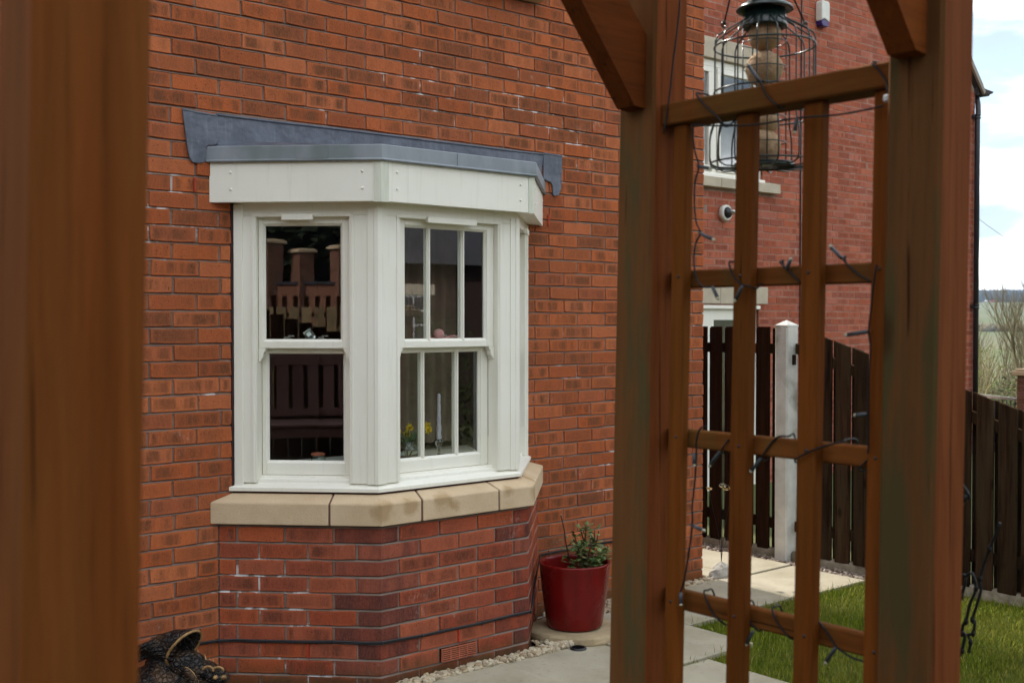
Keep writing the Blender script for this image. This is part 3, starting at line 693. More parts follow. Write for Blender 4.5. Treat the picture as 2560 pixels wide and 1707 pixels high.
def ring(mb, fc, u0, u1, z0, z1, gu0, gu1, gz0, gz1, w0, w1, c=.002):
    fbox(mb, fc, u0, gu0, w0, w1, z0, z1, c); fbox(mb, fc, gu1, u1, w0, w1, z0, z1, c)
    fbox(mb, fc, gu0 + .0002, gu1 - .0002, w0 + .0006, w1, gz1, z1 - .0005, c); fbox(mb, fc, gu0 + .0002, gu1 - .0002, w0 + .0006, w1, z0 + .0005, gz0, c)
    e = .010                                       # sloped glazing bead
    o, u, ln = faces[fc]; n_ = Vector((u.y, -u.x, 0))
    P = lambda a, w, z: o + u * a - n_ * w + ZV * z
    outer = [(gu0, gz0), (gu1, gz0), (gu1, gz1), (gu0, gz1)]; inner = [(gu0 + e, gz0 + e), (gu1 - e, gz0 + e), (gu1 - e, gz1 - e), (gu0 + e, gz1 - e)]
    vs = [P(a, w0 + .004, z) for a, z in outer] + [P(a, w0 + .016, z) for a, z in inner]
    mb.add(vs, [(k, (k + 1) % 4, 4 + (k + 1) % 4, 4 + k) for k in range(4)])
def horn(mb, fc, u, s, w0, w1):
    """ogee horn under the end of the meeting rail; s = +1 grows towards larger u"""
    o, U, ln = faces[fc]; n_ = Vector((U.y, -U.x, 0))
    pf = [(0, 0), (.030, 0), (.030, -.006), (.0275, -.013), (.023, -.017), (.0205, -.023), (.0205, -.030), (.018, -.040), (.012, -.048), (.0075, -.053), (.0065, -.060), (0, -.060)]
    if s < 0: pf = pf[::-1]
    mb.prism([(a * s, z) for a, z in pf], o + U * u - n_ * w0 + ZV * ZG['mr'], U, ZV, -n_, w1 - w0)
e = .010
for fc in 'LFR':
    a, b = opn[fc]; a += .0015; b -= .0015; g0, g1 = G[fc]
    us = MB(); ring(us, fc, a, b, ZG['mr'], ZH - .001, g0 - e, g1 + e, ZG['ub'] - e * .7, ZG['ut'] + e, .030, .070)
    horn(us, fc, a, 1, .030, .062); horn(us, fc, b, -1, .030, .062)
    uo = sub('upper_sash', us, M['paint'], BAY, fix=True)
    ls = MB(); ring(ls, fc, a, b, ZS, 1.553, g0 - e, g1 + e, ZG['lb'] - e, ZG['lt'] + .001, .078, .118); lo = sub('lower_sash', ls, M['paint'], BAY)
    ctr = (g0 + g1) / 2
    cuts = [g0 - e + .0005, ctr - .102, ctr + .102, g1 + e - .0005] if fc == 'F' else [g0 - e + .0005, g1 + e - .0005]
    for k in range(len(cuts) - 1):
        mb = MB(); fbox(mb, fc, cuts[k] + .0002, cuts[k + 1] - .0002, .050, .0535, ZG['ub'] - .007 + .0005, ZG['ut'] + e - .0005); sub('pane', mb, M['glass'], BAY)
        mb = MB(); fbox(mb, fc, cuts[k] + .0002, cuts[k + 1] - .0002, .098, .1015, ZG['lb'] - e + .0005, ZG['lt']); sub('pane', mb, M['glass'], BAY)
    if fc == 'F':
        for cu in (ctr - .102, ctr + .102):
            for (w0, z0, z1) in ((.034, ZG['ub'] - .012, ZG['ut'] + .004), (.082, ZG['lb'] - .010, ZG['lt'] + .02)):
                mb = MB(); fbox(mb, fc, cu - .0105, cu + .0105, w0 + .004, w0 + .0155, z0, z1, .004); fbox(mb, fc, cu - .005, cu + .005, w0 - .003, w0 + .006, z0 + .003, z1 - .003, .003); sub('glazing_bar', mb, M['paint'], BAY)
                mb = MB(); fbox(mb, fc, cu - .008, cu + .008, w0 + .032, w0 + .040, z0, z1, .002); sub('inner_glazing_bar', mb, M['paint'], BAY)
    v0, v1 = {'L': (.232, .376), 'F': (.262, .552), 'R': (LCt - .376, LCt - .232)}[fc]
    mb = MB(); o, U, ln = faces[fc]; n_ = Vector((U.y, -U.x, 0))
    mb.prism([(-.030, 2.139), (-.013, 2.139), (-.008, 2.134), (-.010, 2.1165), (-.030, 2.112)], o + U * v0, -n_, ZV, U, v1 - v0); sub('trickle_vent', mb, M['paint'], BAY, bev=.001)
    mb = MB(); fbox(mb, fc, b + .0002, b + .0012, .076, .079, 1.08, 1.46); sub('sash_track', mb, M['plastic_grey'], BAY)
    for cu in ((ctr - .085, ctr + .075) if fc == 'L' else (ctr,)):    # sash locks on the meeting rail
        mb = MB(); fbox(mb, fc, cu - .022, cu + .022, .070, .095, 1.5535, 1.572, .004); fbox(mb, fc, cu - .016, cu + .012, .072, .090, 1.572, 1.581, .003); fbox(mb, fc, cu + .002, cu + .034, .070, .082, 1.581, 1.588, .003); sub('sash_lock', mb, M['steel'], BAY)
# window board inside
mb = MB(); Lb = bay_line(-.115); mb.add([(x, y, .925) for x, y in Lb[1:3]] + [(2 * XC - FX0 - .16, .34, .925), (FX0 + .16, .34, .925)] + [(x, y, .945) for x, y in Lb[1:3]] + [(2 * XC - FX0 - .16, .34, .945), (FX0 + .16, .34, .945)],
       [(0, 3, 2, 1), (4, 5, 6, 7), (0, 1, 5, 4), (1, 2, 6, 5), (2, 3, 7, 6), (3, 0, 4, 7)]); sub('window_board', mb, M['paint'], BAY)
mb = MB(); Li = bay_line(-.118); mb.add([(x, y, .80) for x, y in Li] + [(x, y, .924) for x, y in Li], [(0, 1, 5, 4), (1, 2, 6, 5), (2, 3, 7, 6)]); sub('inner_lining', mb, M['paint'], BAY, fix=False)
mb = MB()                                           # curtain drawn to the side inside the front window
cur = [(3.20 + k * .016, -.02 + .022 * math.sin(k * 1.25)) for k in range(40)]
mb.add([(x, y + .25, .99) for x, y in cur] + [(x - .10 * 0, y + .25, 2.30) for x, y in cur], [(k, k + 1, len(cur) + k + 1, len(cur) + k) for k in range(len(cur) - 1)], True); sub('curtain', mb, M['curtain'], BAY, fix=False)
# --- fascia
OFA = OB + .025
mb = MB(); sweep_bay(mb, [(OFA, 2.188), (OFA, 2.372), (OFA - .02, 2.372), (OFA - .02, 2.206), (-.10, 2.206), (-.10, 2.192), (OFA - .02, 2.192), (OFA - .02, 2.188)])
FAS = HOUSE.part('fascia_board', mb, M['paint'], bev=.0015)
LF = bay_line(OFA)
for (cx, ua, ub) in ((LF[1], uL, Vector((1, 0, 0))), (LF[2], Vector((1, 0, 0)), uR)):
    c = Vector((cx[0], cx[1], 0)); n1, n2 = Vector((ua.y, -ua.x, 0)), Vector((ub.y, -ub.x, 0)); mt = (n1 + n2).normalized() / math.cos(R(22.5)); P = lambda v: (v.x, v.y)
    poly = [P(c - ua * .032 + n1 * .0005), P(c - ua * .032 + n1 * .004), P(c + mt * .004), P(c + ub * .038 + n2 * .004), P(c + ub * .038 + n2 * .0005), P(c + mt * .0005)]
    mb = MB(); mb.prism(poly, (0, 0, 2.185), (1, 0, 0), (0, 1, 0), ZV, .186); sub('corner_trim', mb, M['trim'], FAS)
for s, (u, nn) in enumerate(((uL, Vector((-1, -1, 0)) / S2), (Vector((1, 0, 0)), Vector((0, -1, 0))), (uR, Vector((1, -1, 0)) / S2))):
    p0, p1 = Vector((*LF[s], 0)), Vector((*LF[s + 1], 0)); ln = (p1 - p0).length
    for d_ in ((.10, ln - .085) if s != 1 else (.085, ln - .085)):
        for z in (2.246, 2.322): mb = MB(); mb.ball(p0 + u * d_ + ZV * z + nn * .0005, .0062, (1, 1, 1), 10, 6); sub('screw_cap', mb, M['paint'], FAS)
# --- lead roof, drip edge and flashing
OLE = OFA + .016
mb = MB(); Lr = bay_line(OLE - .004); mb.add([(x, y, 2.430) for x, y in Lr] + [(Lr[0][0] + .12, -.002, 2.475), (Lr[3][0] - .12, -.002, 2.475)], [(0, 1, 4), (1, 2, 5, 4), (2, 3, 5)]); mb.add([(x, y, 2.40) for x, y in Lr], [(0, 1, 2, 3)])
LEAD = HOUSE.part('lead_roof', mb, M['lead'], fix=False)
mb = MB(); sweep_bay(mb, [(OLE, 2.366), (OLE + .004, 2.372), (OLE, 2.378), (OLE - .001, 2.436), (OLE - .008, 2.440), (OLE - .012, 2.436), (OLE - .012, 2.366)]); sub('drip_edge', mb, M['lead_edge'], LEAD, bev=.0015)
for t0, t1, sg in ((.52, .70, 0), (.46, .462, 1)):
    p0, p1 = Vector((*bay_line(OLE + .0012)[sg], 0)), Vector((*bay_line(OLE + .0012)[sg + 1], 0)); a, b = p0.lerp(p1, t0), p0.lerp(p1, t1); u = (b - a).normalized(); nn = Vector((u.y, -u.x, 0))
    mb = MB(); mb.obox((a + b) / 2 + ZV * 2.4065, u, nn, ZV, (b - a).length / 2, .0012, .0285); sub('lead_lap', mb, M['lead_edge'], LEAD)
def flash(name, poly, y0, th):
    """a dressed lead sheet against the wall, subdivided a little so that it is not flat"""
    mb = MB(); mb.prism(poly, (0, y0, 0), (1, 0, 0), ZV, (0, -1, 0), th); return sub(name, mb, M['lead'], LEAD, bev=.003)
for x0_, x1_, z0_, z1_ in ((2.143, 2.307, 2.5885, 2.5795), (2.303, 4.284, 2.586, 2.591), (4.280, 4.422, 2.596, 2.594)):      # dressed top edge turned into the joint
    mb = MB(); mb.tube([(x0_ + (x1_ - x0_) * k / 12, -.008 + random.uniform(-.0015, .0015), z0_ + (z1_ - z0_) * k / 12 + random.uniform(-.0015, .0015)) for k in range(13)], .0062, 8); sub('rolled_edge', mb, M['lead'], LEAD)
flash('flashing', [(2.302, 2.586), (2.90, 2.592), (3.33, 2.584), (4.285, 2.592), (4.262, 2.46), (4.18, 2.435), (2.37, 2.435), (2.30, 2.452)], -.002, .006)
flash('flashing', [(2.141, 2.590), (2.225, 2.585), (2.309, 2.578), (2.311, 2.462), (2.296, 2.446), (2.262, 2.442), (2.252, 2.43), (2.250, 2.372), (2.243, 2.364), (2.215, 2.358), (2.188, 2.360), (2.176, 2.372), (2.166, 2.41), (2.150, 2.52)], -.003, .0085)
flash('flashing', [(4.279, 2.597), (4.35, 2.592), (4.423, 2.596), (4.420, 2.50), (4.414, 2.405), (4.396, 2.370), (4.366, 2.362), (4.352, 2.370), (4.350, 2.415), (4.338, 2.437), (4.300, 2.445), (4.279, 2.452)], -.003, .0085)
# black cable clipped along the brickwork
mb = MB(); yb = .0075
def offp(o): return bay_line(OB + o)
l_ = offp(yb); pts = [(1.2, -.008, .205), (1.7, -.0085, .209), (2.05, -.008, .206), (2.24, -.0085, .201), (l_[0][0] - .004, -.012, .200)]
for t in (.12, .3, .5, .7, .9): pts.append((l_[0][0] + (l_[1][0] - l_[0][0]) * t, l_[1][1] * t, .200 + .005 * t + .002 * math.sin(t * 20)))
pts.append((l_[1][0], l_[1][1], .206))
for t in (.1, .25, .45, .65, .85): pts.append((l_[1][0] + (l_[2][0] - l_[1][0]) * t, l_[1][1], .205 - .008 * math.sin(t * 3) + .001 * math.sin(t * 17)))
pts += [(l_[2][0] + .001, l_[2][1] - .001, .200), (l_[2][0] + .03, l_[2][1] + .02, .21), (l_[2][0] + .09, l_[2][1] + .08, .25), (l_[2][0] + .25, l_[2][1] + .24, .30), (l_[3][0] - .01, -.02, .33), (4.6, -.01, .335), (5.1, -.01, .33)]
CAB = HOUSE.part('cable', MB().tube(pts, .0052, 6), M['black_pvc'])
CAB2 = sub('cable_strand', MB().tube([(p[0], p[1] - .004, p[2] + .0068) for p in pts], .0045, 6), M['black_pvc'], CAB)
for i in (2, 4, 6, 8, 10, 12, 14, 16): mb = MB(); mb.ball(Vector(pts[i]) + Vector((0, -.006, .004)), .0085, (.7, .7, 1.3), 8, 6); sub('cable_clip', mb, M['black_pvc'], CAB)

# ================================================================== THE HOUSE BEHIND (gable end)
Y2, H2R, H2L, EAV = 2.63, 14.13, 7.7, 4.62
H2 = Thing('gable_house', (11, Y2, 0), 'pinker brick gable house behind the dark fence', 'house')
mb = MB(); apx = (H2L + H2R) / 2; apz = EAV + (H2R - H2L) / 2 * 1.0
yq = Y2 + .004
for a in ((H2L, 8.45, -.8, EAV), (9.72, H2R - .004, -.8, EAV), (8.45, 9.72, 4.27, EAV), (8.45, 9.72, 1.806, 3.085), (9.655, 9.72, -.8, 1.806)): rect(mb, *a, y=yq)
mb.add([(H2L, yq, EAV), (H2R - .004, yq, EAV), (apx, yq, apz)], [(0, 1, 2)])
w2 = H2.part('wall', mb, M['mortar_far'], fix=False)
holes = [(8.45, 9.722, 3.085, 4.27), (8.45, 9.66, -.8, 1.806), (8.35, 9.86, 4.27, 4.478), (8.35, 9.925, 2.985, 3.085), (8.35, 9.795, 1.822, 2.006)]
specs = []
for j in range(-8, 105):
    zc = .03 + .075 * j + .0375
    x = H2L - (.1125 if j % 2 else 0)
    hw = (apz - zc) if zc > EAV else 99
    lo, hi = max(H2L, apx - hw + .1), min(H2R, apx + hw - .1)
    while x < hi:
        segs = [(max(x, lo) + .005, min(x + .225, hi) - .005)]; x += .225
        for hx0, hx1, hz0, hz1 in holes:
            if hz0 - .01 < zc < hz1 + .01:
                ns = []
                for p, q_ in segs:
                    if q_ <= hx0 or p >= hx1: ns.append((p, q_)); continue
                    if p < hx0: ns.append((p, hx0))
                    if q_ > hx1: ns.append((hx1, q_))
                segs = ns
        for p, q_ in segs:
            if q_ - p > .03: specs.append((Vector(((p + q_) / 2, Y2 + random.uniform(-.001, .0015), zc)), q_ - p, 0.0))
lay_bricks(w2, specs, M['brick_far'], lambda x, y, P: 1762 < x < 2215 and -10 < y < 860 and not (1830 < x < 1880) and not (1995 < x < 2055), light=True)
mb = MB(); mb.box(H2R - .2, H2R - .006, Y2 + .1, 9.5, -.8, EAV); mb.box(H2L + .004, H2L + .2, Y2 + .1, 9.5, -.8, EAV); mb.box(H2L + .21, H2R - .21, 9.2, 9.45, -.8, EAV); H2.part('side_wall', mb, M['brick_far'])
th = .12; sl = (H2R - H2L) / 2
for s in (-1, 1):
    mb = MB(); e0 = Vector((apx + s * (sl + .09), Y2 - .06, EAV - .09 + .03)); a0 = Vector((apx, Y2 - .06, apz + .03))
    mb.add([e0, a0, a0 + ZV * th * 1.2, e0 + ZV * th * 1.2, e0 + Vector((0, 7.2, 0)), a0 + Vector((0, 7.2, 0)), a0 + Vector((0, 7.2, th * 1.2)), e0 + Vector((0, 7.2, th * 1.2))], [(0, 1, 2, 3), (4, 7, 6, 5), (0, 4, 5, 1), (3, 2, 6, 7), (0, 3, 7, 4), (1, 5, 6, 2)])
    rf = H2.part('roof', mb, M['tile_dark'])
    mb = MB(); mb.bar(e0 + Vector((-s * .02, -.02, .035)), a0 + Vector((0, -.02, .035)), .03, .055); sub('barge_board', mb, M['interior'], rf)
mb = MB(); prof_ = [(math.cos(R(a)) * .055, math.sin(R(a)) * .055) for a in range(180, 361, 20)]
prof_ = prof_ + [(x * .9, z * .9) for x, z in prof_[::-1]]; mb.prism(prof_, (H2R + .33, Y2 + .0, EAV + .03), (1, 0, 0), ZV, (0, 1, 0), 6.5); gut = H2.part('gutter', mb, M['black_pvc'])
mb = MB(); mb.prism([(14.10, 4.56), (14.12, 4.70), (14.22, 4.685), (14.32, 4.665), (14.53, 4.655), (14.50, 4.63), (14.42, 4.605), (14.26, 4.59)], (0, Y2 - .04, 0), (1, 0, 0), ZV, (0, 1, 0), 6.4); sub('eaves_box', mb, M['tile_dark'], gut)
mb = MB(); mb.tube([(14.09, Y2 - .05, -.5), (14.09, Y2 - .05, 4.25), (14.11, Y2 - .05, 4.33), (14.14, Y2 - .03, 4.45), (14.16, Y2 + .0, 4.55)], .034, 10); dp = H2.part('downpipe', mb, M['black_pvc'])
for z in (4.28, 1.835, .4): mb = MB(); mb.lathe([(.034, -.03), (.043, -.028), (.043, -.012), (.037, -.008), (.037, .008), (.043, .012), (.043, .028), (.034, .03)], (14.09, Y2 - .05, z), 12); mb.box(14.02, 14.16, Y2 - .04, Y2 - .005, z - .02, z + .02, .004); sub('pipe_bracket', mb, M['black_pvc'], dp)
# its upper window
mb = MB(); mb.box(8.35, 9.10, Y2 - .012, Y2 + .08, 4.272, 4.478, .004); mb.box(9.104, 9.86, Y2 - .012, Y2 + .08, 4.272, 4.478, .004); H2.part('lintel', mb, M['stone_pale'])
mb = MB(); mb.box(8.35, 8.96, Y2 - .07, Y2 + .08, 2.985, 3.083, .004); mb.box(8.964, 9.925, Y2 - .07, Y2 + .08, 2.985, 3.083, .004); H2.part('window_sill', mb, M['stone_pale'])
mb = MB(); yw = Y2 + .035
for a in ((8.45, 9.72, 3.086, 3.15), (8.45, 9.72, 4.20, 4.268), (8.45, 8.52, 3.15, 4.20), (9.65, 9.72, 3.15, 4.20), (8.93, 9.00, 3.15, 4.20)): mb.box(a[0], a[1], yw, yw + .07, a[2], a[3], .004)
mb.box(8.44, 9.735, yw - .05, yw + .02, 3.0845, 3.12, .004)
wf2 = H2.part('window', mb, M['paint'])
for x0, x1 in ((8.525, 8.925), (9.005, 9.645)):
    mb = MB()
    for a in ((x0, x1, 3.155, 3.21), (x0, x1, 4.14, 4.195), (x0, x0 + .055, 3.21, 4.14), (x1 - .055, x1, 3.21, 4.14)): mb.box(a[0], a[1], yw - .012, yw + .04, a[2], a[3], .004)
    sub('casement', mb, M['paint'], wf2)
    mb = MB(); mb.box(x0 + .054, x1 - .054, yw + .012, yw + .018, 3.209, 4.141); sub('pane', mb, M['glass'], wf2)
mb = MB(); mb.box(8.5, 9.7, yw + .25, yw + .27, 3.1, 4.25); sub('blind', mb, M['interior'], wf2)
# its door head
mb = MB(); mb.box(8.35, 9.02, Y2 - .012, Y2 + .08, 1.824, 2.004, .004); mb.box(9.024, 9.793, Y2 - .012, Y2 + .08, 1.824, 2.004, .004); H2.part('door_lintel', mb, M['stone_pale'])
mb = MB(); mb.box(8.45, 9.66, Y2 - .02, Y2 + .05, 1.77, 1.806, .004)
for a in ((8.45, 9.635, 1.66, 1.768), (8.45, 8.95, -.5, 1.66), (9.52, 9.635, -.5, 1.66)): mb.box(a[0], a[1], Y2 + .02, Y2 + .08, a[2], a[3])
dr = H2.part('door_frame', mb, M['paint'])
mb = MB(); mb.box(8.951, 9.519, Y2 + .05, Y2 + .058, -.5, 1.659); sub('pane', mb, M['glass'], dr)
mb = MB(); mb.box(8.5, 9.6, Y2 + .3, Y2 + .32, -.5, 1.75); sub('door_panel', mb, M['interior_floor'], dr)
# things fixed to that wall
T = Thing('wall_light', (9.07, Y2, 2.66), 'round white wall lamp with a dark dome on the far brick wall', 'lamp')
mb = MB(); mb.lathe([(0, 0), (.078, 0), (.082, .01), (.082, .045), (.074, .056), (.058, .058), (.055, .050)], (9.07, Y2 - .001, 2.738), 24, (0, -1, 0)); T.part('base', mb, M['plastic_white'])
mb = MB(); mb.lathe([(.055, 0), (.050, .025), (.030, .045), (0, .052)], (9.07, Y2 - .052, 2.738), 20, (0, -1, 0)); T.part('dome', mb, M['black_pvc'])
mb = MB(); mb.lathe([(.022, 0), (.022, .03), (.012, .045), (0, .048)], (9.085, Y2 - .088, 2.745), 14, (.4, -1, .1)); T.part('sensor', mb, M['steel'])
T = Thing('alarm_box', (10.70, Y2, 4.87), 'white burglar alarm box with purple foot high on far wall', 'alarm box')
poly = [(-.075, .06), (-.075, .255), (-.06, .285), (.06, .285), (.075, .255), (.075, .06), (.03, .072), (-.03, .088)]
mb = MB(); mb.prism(poly, (10.70, Y2 - .001, 4.865), (1, 0, 0), ZV, (0, -1, 0), .085); T.part('cover', mb, M['plastic_white'], bev=.012)
poly = [(-.073, .0585), (-.028, .0865), (.028, .0705), (.073, .0585), (.066, .018), (.045, .004), (-.045, .004), (-.066, .018)]
mb = MB(); mb.prism(poly, (10.70, Y2 - .001, 4.865), (1, 0, 0), ZV, (0, -1, 0), .080); T.part('strobe_lens', mb, M['purple'], bev=.008)
mb = MB(); mb.tube([(10.365, Y2 - .008, 6.5), (10.366, Y2 - .009, 4.6), (10.36, Y2 - .008, 3.2), (10.362, Y2 - .009, 1.6), (10.36, Y2 - .008, -.3)], .0085, 6)
tag(mb.build('wall_cable', M['black_pvc']), 'thin black cable running straight down the far brick wall', 'cable')

# ================================================================== GROUND
def height(x, y):
    r = math.hypot(x - 6.0, y - 0.0)
    ks = [(0, -.06), (11, -.06), (16, -.4), (30, -2.6), (70, -6.5), (160, -9.0), (330, -5), (600, 4), (1000, 15.5), (1250, 18), (1800, 19), (5000, 10)]
    for (a, h0), (b, h1) in zip(ks, ks[1:]):
        if r <= b:
            t = (r - a) / (b - a); t = t * t * (3 - 2 * t); z = h0 + (h1 - h0) * t; break
    else: z = 10
    amp = min(1, max(0, (r - 60) / 500)); return z + amp * 2.5 * math.sin(x * .006 + 1) * math.cos(y * .007)
rad = [0, 3, 6, 9, 11, 13, 16, 20, 25, 30, 38, 48, 60, 80, 110, 150, 200, 260, 330, 420, 520, 640, 780, 900, 1000, 1120, 1250, 1500]
NS = 120; vs = []; fs = []
for i, r in enumerate(rad):
    for k in range(NS):
        a = 2 * math.pi * k / NS; x, y = 6 + r * math.cos(a), r * math.sin(a); vs.append((x, y, height(x, y)))
for i in range(len(rad) - 1):
    for k in range(NS): fs.append((i * NS + k, i * NS + (k + 1) % NS, (i + 1) * NS + (k + 1) % NS, (i + 1) * NS + k))
mb = MB(); mb.add(vs, fs, True); tag(mb.build('ground', M['field'], fix=False), kind='structure')
# bed of soil under gravel and paving, lawn sheet
mb = MB(); mb.add([(-3, -1.9, -.034), (6.62, -1.9, -.034), (6.62, 2.55, -.034), (-3, 2.55, -.034)], [(0, 1, 2, 3)]); tag(mb.build('garden_bed', M['soil'], fix=False), kind='structure')
def lawn_z(x, y): return -.012 + .006 * math.sin(x * 3.1) * math.sin(y * 2.3)
nx, ny = 60, 50; vs = [(-1.5 + 8.06 * i / nx, -6.5 + 5.80 * j / ny) for j in range(ny + 1) for i in range(nx + 1)]
mb = MB(); mb.add([(x, y, lawn_z(x, y) - .012) for x, y in vs], [(j * (nx + 1) + i, j * (nx + 1) + i + 1, (j + 1) * (nx + 1) + i + 1, (j + 1) * (nx + 1) + i) for j in range(ny) for i in range(nx)], True)
tag(mb.build('lawn', M['lawn'], fix=False), kind='structure')
# paving
slabs = []
xa = [.51, 1.11, 1.71, 2.31, 2.91, 3.51, 4.11, 4.705]
slabs += [(xa[i], xa[i + 1], -1.165, -.585) for i in range(len(xa) - 1)]
slabs += [(2.55, 3.15, -1.765, -1.17), (3.15, 3.745, -1.765, -1.17), (3.745, 4.335, -1.765, -1.17), (1.95, 2.55, -1.765, -1.17), (1.35, 1.95, -1.765, -1.17)]
slabs += [(4.715, 5.31, -.715, -.15), (5.31, 5.895, -.715, -.13), (5.895, 6.41, -.73, -.155)]
slabs += [(5.895, 6.41, -.155, .425), (5.70, 5.895, -.13, .425), (5.70, 6.41, .425, 1.0), (5.70, 6.41, 1.0, 1.58), (5.70, 6.41, 1.58, 2.2)]
slabs += [(4.36, 4.705, -.58, -.22)]
mb = MB(); mb.box(.5, 4.70, -1.76, -.60, -.07, -.033); mb.box(4.72, 6.40, -.70, -.14, -.07, -.033); mb.box(5.71, 6.40, -.13, 2.19, -.07, -.033)
PATH = tag(mb.build('path', M['soil']), kind='structure')
for (x0, x1, y0, y1) in slabs:
    t = random.uniform(-.003, .003); g_ = .004; mb = MB()
    mb.box(x0 + g_, x1 - g_, y0 + g_, y1 - g_, -.032, .0 + t, .004); o = sub('paving_slab', mb, M['slab'], PATH); o.rotation_euler = (random.uniform(-.0015, .0015), random.uniform(-.0015, .0015), 0)
mb = MB(); mb.lathe([(.0, .0), (.030, .0), (.034, .003), (.040, .002), (.043, -.004)], (3.95, -.645, .004), 20)
DR = tag(mb.build('drain_cover', M['black_pvc']), 'small dark round drain in the paving by the bay', 'drain')
mb = MB()
for k in range(5): mb.box(3.92 + k * .013, 3.926 + k * .013, -.672, -.618, .0035, .0065)
sub('grate', mb, M['dark_void'], DR)
# loose stones
def stones(name, pts, mat_, s0, s1, label, cat):
    t = (1 + 5 ** .5) / 2
    iv = np.array([(-1, t, 0), (1, t, 0), (-1, -t, 0), (1, -t, 0), (0, -1, t), (0, 1, t), (0, -1, -t), (0, 1, -t), (t, 0, -1), (t, 0, 1), (-t, 0, -1), (-t, 0, 1)], float); iv /= np.linalg.norm(iv[0])
    fi = np.array([(0, 11, 5), (0, 5, 1), (0, 1, 7), (0, 7, 10), (0, 10, 11), (1, 5, 9), (5, 11, 4), (11, 10, 2), (10, 7, 6), (7, 1, 8), (3, 9, 4), (3, 4, 2), (3, 2, 6), (3, 6, 8), (3, 8, 9), (4, 9, 5), (2, 4, 11), (6, 2, 10), (8, 6, 7), (9, 8, 1)])
    V, F, Rn = [], [], []
    for k, (x, y, z) in enumerate(pts):
        s = rng.uniform(s0, s1); sc3 = np.array([1, rng.uniform(.6, .95), rng.uniform(.45, .75)]) * s
        v = iv * (1 + rng.uniform(-.22, .22, (12, 1))) * sc3
        e = Euler((rng.uniform(-.5, .5), rng.uniform(-.5, .5), rng.uniform(0, 6.3))).to_matrix(); v = v @ np.array(e).T + np.array([x, y, z])
        V.append(v); F.append(fi + k * 12); Rn += [rng.random()] * 20
    me = bpy.data.meshes.new(name); me.from_pydata(np.concatenate(V).tolist(), [], np.concatenate(F).tolist()); me.materials.append(mat_)
    at = me.attributes.new('rnd', 'FLOAT', 'FACE'); at.data.foreach_set('value', np.array(Rn, np.float32))
    o = bpy.data.objects.new(name, me); COL.objects.link(o); return tag(o, label, cat, kind='stuff')
def dist_line(p, a, b):
    a, b, p = Vector(a), Vector(b), Vector(p); d = b - a; t = max(0, min(1, (p - a).dot(d) / d.dot(d))); return (p - a - d * t).length
pts = []
def inside_house(x, y):
    if y > -.012: return x < WALL_R + .012
    d = -y; return BX0 + d - .012 < x < BXE - d + .012 and y > A_[1] - .012
while len(pts) < 4300:
    u = rng.random()
    if u < .30: x, y = rng.uniform(2.6, 4.4), rng.uniform(-.60, -.53)
    elif u < .72: x, y = rng.uniform(1.0, 4.75), rng.uniform(-.60, -.01)
    else: x, y = rng.uniform(4.4, 5.80), rng.uniform(-.165, -.0)
    if inside_house(x, y): continue
    if x > 4.36 and x < 4.705 and -.58 < y < -.22: continue
    pts.append((x, y, -.020 + rng.uniform(-.006, .018) + max(0, .018 - .05 * abs(y + .56))))
stones('gravel', pts, M['pebble'], .008, .024, 'pale cream pebbles along the foot of the house wall', 'gravel')
pts = [(rng.uniform(6.405, 6.575), rng.uniform(-1.1, 2.0), rng.uniform(-.03, -.004)) for _ in range(2300)]
stones('gravel', pts, M['chippings'], .008, .018, 'brown stone chippings along the foot of the dark fence', 'gravel')
# grass
def grass(n_, keep, x0, x1, y0, y1, h0, h1, w=.0030):
    P = np.stack([rng.uniform(x0, x1, n_), rng.uniform(y0, y1, n_)], 1); P = P[np.array([keep(a, b) for a, b in P])]; n_ = len(P)
    h = rng.uniform(h0, h1, n_) * (.7 + .6 * rng.random(n_)); an = rng.uniform(0, 2 * np.pi, n_); ln = rng.uniform(.1, .75, n_) * h; la = rng.uniform(0, 2 * np.pi, n_)
    z = np.array([lawn_z(a, b) for a, b in P]) - .012
    wx, wy = np.cos(an) * w / 2, np.sin(an) * w / 2; lx, ly = np.cos(la) * ln, np.sin(la) * ln
    V = np.empty((n_, 5, 3)); V[:, 0] = np.stack([P[:, 0] - wx, P[:, 1] - wy, z], 1); V[:, 1] = np.stack([P[:, 0] + wx, P[:, 1] + wy, z], 1)
    mx_, my_, mz = P[:, 0] + lx * .35, P[:, 1] + ly * .35, z + h * .6
    V[:, 2] = np.stack([mx_ + wx * .8, my_ + wy * .8, mz], 1); V[:, 3] = np.stack([mx_ - wx * .8, my_ - wy * .8, mz], 1); V[:, 4] = np.stack([P[:, 0] + lx, P[:, 1] + ly, z + h * .97], 1)
    return V.reshape(-1, 3), n_
def on_slab(x, y, pad=.0):
    return any(a + pad < x < b - pad and c + pad < y < d - pad for a, b, c, d in slabs)
V1, n1 = grass(120000, lambda x, y: (not on_slab(x, y, .02)) and y < -.70 - .05 * max(0, 5 - x) and x > 3.55 + max(0, (-1.3 - y)) * .0 and x < 6.53, 3.5, 6.55, -3.3, -.66, .014, .034)
V2, n2 = grass(2500, lambda x, y: (not on_slab(x, y, .03)) and (x > 6.36 or y < -.68), 4.2, 6.56, -2.2, -.66, .04, .085)
V3, n3 = grass(9000, lambda x, y: True, 3.2, 6.5, -4.6, -3.3, .03, .06, .005)
V = np.concatenate([V1, V2, V3]); nb = n1 + n2 + n3
me = bpy.data.meshes.new('grass'); q5 = np.arange(nb)[:, None] * 5
F = np.concatenate([(q5 + np.array([[0, 1, 2, 3]])).tolist(), ]).tolist() + (q5 + np.array([[3, 2, 4]])).tolist()
me.from_pydata(V.tolist(), [], F); me.materials.append(M['grass'])
